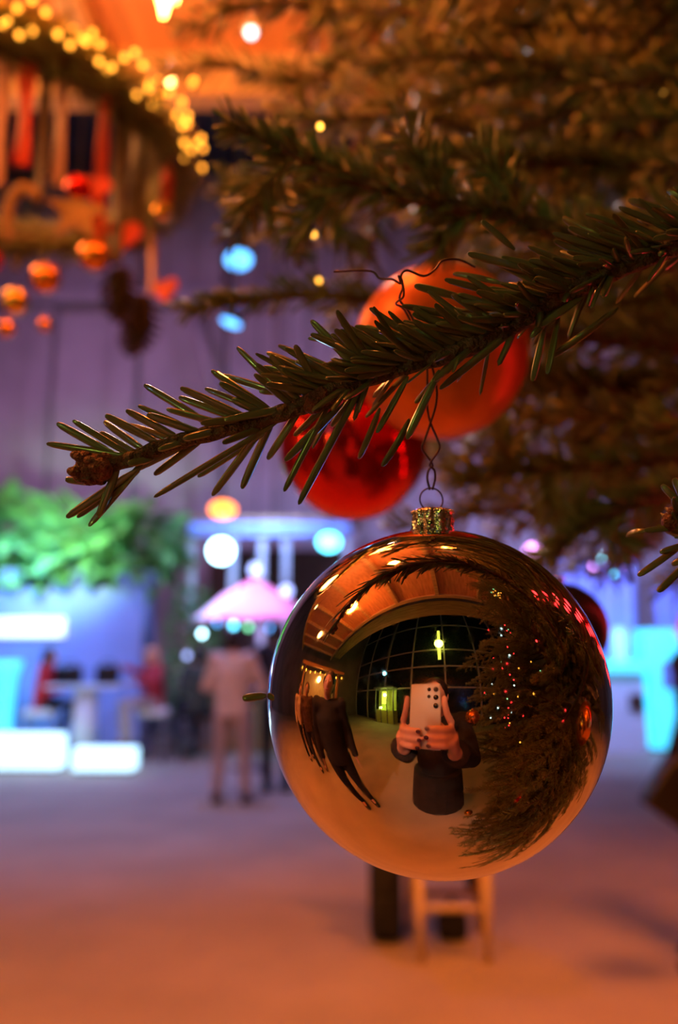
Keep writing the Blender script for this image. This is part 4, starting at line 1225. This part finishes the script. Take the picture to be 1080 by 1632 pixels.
def person(label, loc, rotz, cloth, pose, height=1.7, hair='hair_dark', hairlen=0, voxel=.011, hands=True, hood=False, head=None, cat='person', skirt=False):
    """faces +Y in its own frame; cloth = (top, trousers, shoes)"""
    s = height / 1.7
    t = thing('person', label, cat, loc, rotz)
    J = dict(hip=Vector((0, 0, .94)), chest=Vector((0, 0, 1.28)), neck=Vector((0, -.01, 1.45)), head=Vector((0, .02, 1.585)),
             shL=Vector((-.18, 0, 1.40)), shR=Vector((.18, 0, 1.40)), elL=Vector((-.24, -.03, 1.13)), elR=Vector((.24, -.03, 1.13)),
             wrL=Vector((-.25, .06, .90)), wrR=Vector((.25, .06, .90)),
             hpL=Vector((-.09, 0, .92)), hpR=Vector((.09, 0, .92)), knL=Vector((-.10, .02, .50)), knR=Vector((.10, .02, .50)), anL=Vector((-.10, -.01, .09)), anR=Vector((.10, -.01, .09)))
    for k, v in pose.items():
        J[k] = Vector(v)
    J = {k: v * s for k, v in J.items()}
    fwd = Vector((0, 1, 0))
    # body, one continuous skin
    b = MB()
    h = J['head']
    b.ball(h, (.074 * s, .092 * s, .108 * s), 20, 14)
    b.ball(h + Vector((0, .035, -.055)) * s, (.052 * s, .058 * s, .058 * s), 16, 10)
    b.tube([h + Vector((0, .088, .012)) * s, h + Vector((0, .108, -.028)) * s], [.008 * s, .014 * s], 8, rnd=True)
    for sg in (-1, 1):
        b.ball(h + Vector((sg * .076, -.005, -.01)) * s, (.012 * s, .022 * s, .032 * s), 10, 8)
    b.tube([J['neck'] + Vector((0, 0, -.06)) * s, h + Vector((0, -.01, -.06)) * s], .052 * s, 12)
    b.tube([J['hip'], J['chest'], J['neck'] + Vector((0, 0, -.04))], [.13 * s, .14 * s, .06 * s], 14, flat=.7, ref=fwd)
    for S in 'LR':
        b.tube([J['neck'] + Vector((0, 0, -.06)), J['sh' + S], J['el' + S], J['wr' + S]], [.045 * s, .048 * s, .036 * s, .026 * s], 10, rnd=True)
        b.tube([J['hp' + S], J['kn' + S], J['an' + S], J['an' + S] + Vector((0, .10, -.045)) * s], [.075 * s, .05 * s, .036 * s, .03 * s], 10, rnd=True)
        if hands:
            hand_tubes(b, J['wr' + S], J['wr' + S] - J['el' + S] + Vector((0, .02, 0)), Vector((0, 1, 0.2)) if abs((J['wr' + S] - J['el' + S]).normalized().y) < .8 else Vector((1 if S == 'L' else -1, 0, 0)))
    if head: head(b, J)
    body = link('body', solid(b, 'skin', voxel, 4), t)
    for sg in (-1, 1):
        e = MB().ball(h + Vector((sg * .030, .084, .010)) * s, (.012 * s, .008 * s, .008 * s), 10, 8).build('eye', 'eye_white', body)
    MB().ball(h + Vector((0, .092, -.062)) * s, (.024 * s, .008 * s, .007 * s), 10, 6).build('lips', 'lip', body)
    # top
    j = MB()
    j.tube([J['hip'] + Vector((0, 0, -.10)) * s, J['hip'] + Vector((0, 0, .06)) * s, J['chest'], J['neck'] + Vector((0, 0, -.05)) * s, J['neck'] + Vector((0, 0, .005)) * s], [.175 * s, .17 * s, .19 * s, .12 * s, .07 * s], 18, flat=.72, ref=fwd)
    for S in 'LR':
        a, e, w_ = J['sh' + S], J['el' + S], J['wr' + S]
        j.tube([J['chest'].lerp(J['neck'], .5), a, a.lerp(e, .5), e, e.lerp(w_, .5), e.lerp(w_, 1.02)], [.09 * s, .078 * s, .068 * s, .060 * s, .053 * s, .046 * s], 12)
        j.ball(e, .060 * s, 10, 8); j.ball(a, .080 * s, 12, 8)
    if skirt:
        j.tube([J['hip'] + Vector((0, 0, .02)), J['hip'] + Vector((0, .02, -.68)) * s], [.21 * s, .33 * s], 18, flat=.75, ref=fwd)
    if hood:
        j.ball(J['neck'] + Vector((0, -.07, .02)) * s, (.10 * s, .06 * s, .07 * s), 12, 8)
    link('jacket', solid(j, cloth[0], voxel * 1.2, 5), t)
    # trousers
    k_ = MB()
    k_.tube([J['hip'] + Vector((0, 0, .05)) * s, J['hip'], J['hip'] + Vector((0, 0, -.08)) * s], [.145 * s, .155 * s, .14 * s], 16, flat=.75, ref=fwd)
    for S in 'LR':
        a, kn, an = J['hp' + S], J['kn' + S], J['an' + S]
        k_.tube([a, a.lerp(kn, .5), kn, kn.lerp(an, .45), an + Vector((0, 0, .005))], [.098 * s, .086 * s, .066 * s, .062 * s, .056 * s], 12)
        k_.ball(kn, .067 * s, 10, 8)
    link('trousers', solid(k_, cloth[1], voxel * 1.2, 5), t)
    for S in 'LR':
        an = J['an' + S]
        m = MB()
        m.tube([an + Vector((0, 0, .02)) * s, an + Vector((0, -.005, -.03)) * s], [.048 * s, .052 * s], 12)
        m.tube([an + Vector((0, -.05, -.045)) * s, an + Vector((0, .06, -.05)) * s, an + Vector((0, .15, -.06)) * s], [.042 * s, .046 * s, .034 * s], 12, flat=.8, ref=(0, 0, 1), rnd=True)
        link('shoe', solid(m, cloth[2], .010, 3), t)
    # hair
    hm = MB()
    hm.ball(h + Vector((0, -.018, .022)) * s, (.088 * s, .098 * s, .104 * s), 20, 14)
    hm.ball(h + Vector((0, -.045, -.03)) * s, (.082 * s, .068 * s, .08 * s), 16, 10)
    if hairlen:
        hm.tube([h + Vector((0, -.05, .0)) * s, h + Vector((0, -.075, -.12)) * s, h + Vector((0, -.085, -hairlen)) * s], [.08 * s, .085 * s, .05 * s], 14, flat=.6, ref=fwd, rnd=True)
    link('hair', solid(hm, hair, .012, 3), t)
    return t, J, body

STAND = {}
def sit(h, foot, **kw):
    """seated on something of height h, feet at height foot"""
    dz = h + .10 - .94
    p = dict(hip=(0, 0, .94 + dz), chest=(0, .03, 1.27 + dz), neck=(0, .04, 1.44 + dz), head=(0, .07, 1.575 + dz), shL=(-.18, .03, 1.39 + dz), shR=(.18, .03, 1.39 + dz),
             elL=(-.23, .08, 1.12 + dz), elR=(.23, .08, 1.12 + dz), wrL=(-.14, .30, 1.14 + dz), wrR=(.14, .30, 1.14 + dz),
             hpL=(-.09, 0, .92 + dz), hpR=(.09, 0, .92 + dz), knL=(-.11, .42, .92 + dz), knR=(.11, .42, .92 + dz), anL=(-.10, .38, foot + .09), anR=(.10, .38, foot + .09))
    p.update(kw)
    return p

# guest with dark hair, side-on
q = ground(62, 1214)
stool((q.x, q.y, 0), .70, 'slim bar stool under the dark-haired guest')
person('seated person with dark hair in a bright red jacket and black trousers', (q.x, q.y, 0), -PI / 2 + .1, ('red_cloth', 'black_cloth', 'leather_dark'), sit(.70, .16, anL=(-.1, .16, .25), anR=(.1, .26, .33)), 1.66, 'hair_dark', .16)
# ginger guest
q = ground(243, 1214)
stool((q.x, q.y, 0), .70, 'white cushioned bar stool under the ginger-haired guest')
person('seated person with pale ginger hair in a dark red jacket, elbows out', (q.x, q.y, 0), PI * .68, ('maroon_cloth', 'taupe_cloth', 'leather_dark'),
       sit(.70, .2, elL=(-.38, .12, 1.08), elR=(.38, .08, 1.16), wrL=(-.26, .36, 1.08), wrR=(.30, .34, 1.26)), 1.68, 'hair_ginger', .12)
# man in beige
q = ground(366, 1282)
person('standing person seen from behind in a beige jacket and taupe trousers', (q.x, q.y, 0), -.15, ('beige_cloth', 'taupe_cloth', 'brown_cloth'),
       dict(elL=(-.27, .02, 1.12), elR=(.30, .08, 1.10), wrL=(-.16, .24, 1.06), wrR=(.12, .26, 1.08), anL=(-.14, 0, .09), anR=(.15, .02, .09), knL=(-.12, .02, .5), knR=(.13, .03, .5)), 1.70, 'hair_dark', 0)
# dark figure beside him
q = ground(440, 1262)
person('standing person all in black beside the person in beige', (q.x, q.y, 0), .3, ('black_cloth', 'black_cloth', 'leather_dark'), {}, 1.78, 'hair_dark', 0)
# sitter in dark green between them
q = ground(303, 1222)
stool((q.x, q.y + .5, 0), .68, 'bar stool under the guest in dark green', 'black_cloth')
person('seated person in a dark green jacket between the ginger guest and the person in beige', (q.x, q.y + .5, 0), .6, ('green_cloth', 'navy_cloth', 'leather_dark'), sit(.68, .2), 1.68, 'hair_dark', 0)
# standing figure with a dark bag beyond the tree, mostly past the frame
q = ground(1082, 1540)
SHX = q.x
person('standing person in a dark coat holding a square dark bag beside the tree', (q.x + .24, q.y + .05, 0), PI * .5 + .1, ('dark_coat', 'black_cloth', 'leather_dark'),
       dict(elL=(-.25, .0, 1.12), wrL=(-.27, .05, .95), knL=(-.10, .10, .50), anL=(-.10, .10, .09)), 1.72, 'hair_brown', .14)
c = at(1082, 1262, 3.75)
t = thing('tote_bag', 'square dark bag carried by the person beside the tree', 'bag', (c.x, c.y, c.z - .18))
R = Matrix.Rotation(.62, 3, 'Y')
mb = MB().box((.0, 0, .17), (.26, .12, .26), rot=R, bev=.02); mb.build('bag_body', 'leather_dark', t)
MB().tube([R @ Vector((-.08, 0, .12)) + Vector((0, 0, .17)), R @ Vector((-.06, 0, .26)) + Vector((0, 0, .17)), R @ Vector((.06, 0, .26)) + Vector((0, 0, .17)), R @ Vector((.08, 0, .12)) + Vector((0, 0, .17))], .010, 6).build('handle', 'leather_dark', t)

# ------------------------------------------------ photographer and phone
PC = CAM + RT * (-.0275) + UP * (-.0455) - FW * (.0075)
PM = Matrix((RT, UP, FW)).transposed()      # phone axes: x right, y up, z towards the bauble
def ph(x, y, z): return PC + RT * x + UP * y + FW * z
phone = thing('smartphone', 'pale cream smartphone held up by the photographer, reflected in the mirror bauble', 'phone', ph(0, -.0815, 0))
o0 = phone.location
MB().box(PC, (.078, .163, .0085), PM, .0038).build('shell', 'phone_shell', phone, o0)
MB().box(PC - FW * .0043, (.073, .157, .0008), PM).build('screen', 'phone_screen', phone, o0, False)
for (lx, ly, r) in ((.0275, .0655, .0062), (.0275, .0455, .0062), (.0275, .0255, .0062), (.0105, .0655, .0045), (.0105, .0475, .0042)):
    z1 = .0050 if (lx, ly) == (.0275, .0455) else .0056
    MB().tube([ph(lx, ly, .0038), ph(lx, ly, z1)], r, 24).build('lens', 'lens_black', phone, o0)
PL = Vector((-.045, -.44, 0)); PS = 1.66 / 1.7
def wl(p): return (Vector(p) - PL) / PS         # world point in the person's unscaled frame
pose = dict(head=wl((-.045, -.40, 1.535)), neck=wl((-.045, -.44, 1.40)), chest=wl((-.045, -.45, 1.23)),
            shL=wl((-.225, -.44, 1.35)), shR=wl((.135, -.44, 1.35)), elL=wl((-.235, -.28, 1.14)), elR=wl((.185, -.28, 1.14)),
            wrL=wl(ph(-.078, -.105, -.040)), wrR=wl(ph(.078, -.105, -.040)))
nails = []
def photo_hands(b, J):
    for sg in (-1, 1):
        def P(x, y, z): return ph(sg * x, y, z) - PL
        wr = P(.078, -.105, -.040)
        b.tube([wr, P(.072, -.075, -.024), P(.066, -.045, -.010)], [.025, .030, .030], 12, flat=.5, ref=FW.cross(RT) if False else RT)
        off = .004 * sg
        for i, y in enumerate((-.031, -.0505, -.070)):
            tipx = (.004, .002, .007)[i]
            b.tube([P(.066, y - .003, -.012), P(.0585, y + off, .006), P(.046, y + off, .0145), P(.026, y + off, .0150), P(tipx + .006, y + off, .0135)], [.0098, .0094, .0090, .0086, .0078], 10, rnd=True)
            nails.append((sg, tipx + .006, y + off))
        b.tube([P(.064, -.014, -.012), P(.0530, .008, -.002), P(.0490, .028, .002), P(.0475, .044, .003)], [.0098, .0090, .0084, .0076], 10, rnd=True)
        b.tube([P(.066, -.060, -.022), P(.052, -.038, -.020), P(.034, -.020, -.0165), P(.024, -.008, -.0150)], [.012, .0105, .0092, .0085], 10, rnd=True)
pers, J, body = person('photographer in a dark coat holding up the cream phone with both hands', PL, 0, ('dark_coat', 'black_cloth', 'leather_white'), pose, 1.66, 'hair_dark', .2, voxel=.0042, hands=False, head=photo_hands, skirt=True)
for (sg, x, y) in nails:
    p = ph(sg * x, y, .0215) - PL
    MB().ball(p, (.0058, .0050, .0016), 10, 6, (PI / 2 + PITCH, 0, 0)).build('nail', 'nail_polish', body)

# ------------------------------------------------ people and stall beside the tree, seen only in the mirror
for (x, y, rz, cl_, hr, lab) in ((-1.00, 0.02, -1.2, ('dark_coat', 'black_cloth', 'leather_dark'), 'hair_dark', 'bystander in a dark coat close to the photographer, reflected low in the bauble'),
                            (-2.3, .55, -1.6, ('brown_cloth', 'navy_cloth', 'leather_dark'), 'hair_brown', 'bystander in a brown jacket, reflected at the edge of the bauble'),
                            (-2.5, -.2, -1.0, ('black_cloth', 'navy_cloth', 'leather_dark'), 'hair_dark', 'bystander in a black jacket and navy trousers, reflected beside the lit stall'),
                            (-2.9, 1.0, -2.0, ('beige_cloth', 'black_cloth', 'leather_dark'), 'hair_brown', 'bystander in a beige coat near the golden stall')):
    person(lab, (x, y, 0), rz, cl_, {}, 1.74, hr, 0, .016)
q0 = Vector((-4.2, .1, 0))
t = thing('gift_stall', 'wooden market stall with golden lights and hanging ornaments', 'stall', q0)
MB().box(q0 + Vector((0, 0, .5)), (.8, 2.2, 1.0), bev=.02).build('counter', 'wood_mid', t, q0, False)
for yy in (-1.1, 1.1):
    MB().box(q0 + Vector((.3, yy, 1.25)), (.1, .1, 2.5)).build('post', 'wood_mid', t, q0, False)
MB().box(q0 + Vector((0, 0, 2.55)), (1.3, 2.6, .08), rot=(0, .2, 0)).build('roof', 'wood_mid', t, q0, False)
MB().box(q0 + Vector((-.5, 0, 1.7)), (.05, 2.2, 1.5)).build('rear_panel', 'wood_light', t, q0, False)
bulb_string('bulb_garland', 'garland of golden bulbs along the wooden stall roof', [q0 + Vector((.62, -1.2 + .3 * i, 2.28 - .06 * math.sin(i * PI / 4) ** 2)) for i in range(9)], ['bulb_gold'], .035)
light('stall_glow', 'POINT', q0 + Vector((.1, 0, 2.1)), 25, (1, .55, .15), .1)

# kiosk with lime light against the glass wall, and lights on the mullions
k0 = Vector((-4.2, -5.05, 0))
t = thing('lime_kiosk', 'small kiosk lit yellow-green against the glass wall, seen in the mirror bauble', 'kiosk', k0)
MB().box(k0 + Vector((0, -.2, .45)), (1.7, .5, .9)).build('counter', 'lime_panel', t, k0, False)
MB().box(k0 + Vector((0, -.36, 1.6)), (1.7, .05, 1.4)).build('rear_panel', 'lime_panel', t, k0, False)
MB().box(k0 + Vector((-.25, -.32, 1.75)), (.5, .02, .9)).build('lit_window', 'lime_glow', t, k0, False)
for xx in (-.85, -.3, .3, .85): MB().box(k0 + Vector((xx, .1, 1.2)), (.06, .06, 2.4)).build('post', 'steel', t, k0, False)
MB().box(k0 + Vector((0, -.1, 2.42)), (1.9, .8, .08)).build('roof', 'steel', t, k0, False)
globe_c = k0 + Vector((-.35, .02, .95))
MB().ball(globe_c + Vector((0, 0, .1)), .10, 16, 10).build('lamp', 'lime_bulb', t, k0)
light('kiosk_light', 'POINT', k0 + Vector((.3, .35, 1.9)), 55, (.7, 1, .2), .1)
t = thing('wall_light_bar', 'tall yellow-green light bar on the glass wall, seen in the mirror bauble', 'light', (-.32, -5.36, 4.2))
MB().box((-.32, -5.38, 5.6), (.24, .06, 2.8)).build('backing', 'steel', t, t.location, False)
MB().box((-.32, -5.33, 5.6), (.20, .05, 2.75)).build('tube', 'lime_glow', t, t.location, False)
light('bar_glow', 'POINT', (-.32, -5.1, 5.4), 50, (.75, 1, .15), .3)
flood((-4.4, -5.1, 3.5), (-2, 0, 1.5),   .17, 'bulb_cyan', 'blue-white spotlight on the glass wall, seen in the mirror bauble', 25, (.3, .6, 1))

# ================================================================== WOODEN CHAIR WITH A BLACK COAT
q = ground(724, 1533)
ct = thing('wooden_chair', 'light wooden chair with a black coat over it, behind the mirror bauble', 'chair', (q.x, q.y + .2, 0), PI)
MB().box((0, 0, .44), (.44, .42, .035), bev=.012).build('seat', 'wood_light', ct)
for sx_ in (-1, 1):
    MB().tube([(sx_ * .17, .18, .43), (sx_ * .16, .20, .0)], [.026, .021], 12).build('leg', 'wood_light', ct)
    MB().tube([(sx_ * .18, -.18, .43), (sx_ * .19, -.22, .0)], [.022, .018], 12).build('leg', 'wood_mid', ct)
    MB().tube([(sx_ * .18, -.19, .44), (sx_ * .18, -.23, .88)], [.020, .016], 12).build('back_post', 'wood_light', ct)
MB().box((0, -.225, .80), (.36, .022, .12), bev=.006).build('back_rail', 'wood_light', ct)
MB().box((0, -.21, .62), (.36, .020, .06), bev=.006).build('back_rail', 'wood_light', ct)
MB().box((0, .19, .24), (.31, .02, .03)).build('stretcher', 'wood_light', ct)
MB().box((0, -.21, .20), (.36, .02, .03)).build('stretcher', 'wood_mid', ct)
# coat draped over the back, its hem hanging low on both sides
cm = MB()
cy = q.y + .2 + .24
for sx_, w_, z0, z1 in ((-1, .10, .36, .84), (1, .12, .20, .84)):
    cm.box((q.x + sx_ * .19, cy + .02, (z0 + z1) / 2), (w_, .07, z1 - z0), bev=.03)
cm.box((q.x, cy + .01, .70), (.46, .075, .42), bev=.035)
cm.box((q.x, cy - .06, .80), (.44, .03, .24), bev=.012)
cm.tube([(q.x - .23, cy + .01, .82), (q.x - .28, cy + .02, .55), (q.x - .265, cy, .42)], [.05, .05, .04], 10, rnd=True)
cm.tube([(q.x + .22, cy + .01, .82), (q.x + .27, cy + .02, .6), (q.x + .25, cy, .36)], [.05, .045, .04], 10, rnd=True)
co = link('coat', solid(cm, 'black_cloth', .012, 5))
tag(co, 'black coat draped over the back of the light wooden chair', 'coat')
q2 = ground(624, 1498)
t = thing('backpack', 'tall black backpack standing on the floor beside the light wooden chair', 'bag', (q2.x - .03, q2.y + .02, 0))
MB().box((0, 0, .21), (.17, .18, .42), bev=.05).build('bag_body', 'black_cloth', t)
MB().box((0, -.10, .14), (.13, .05, .18), bev=.02).build('pocket', 'black_cloth', t)
MB().tube([(-.04, 0, .41), (0, 0, .46), (.04, 0, .41)], .010, 6).build('handle', 'black_cloth', t)
q2 = ground(722, 1500)
t = thing('shoulder_bag', 'low black shoulder bag lying on the floor under the light wooden chair', 'bag', (q2.x, q2.y + .03, 0))
MB().box((0, 0, .07), (.16, .12, .14), bev=.04).build('bag_body', 'black_cloth', t)
MB().tube([(-.06, 0, .12), (0, .02, .2), (.06, 0, .12)], .008, 6).build('strap', 'black_cloth', t)
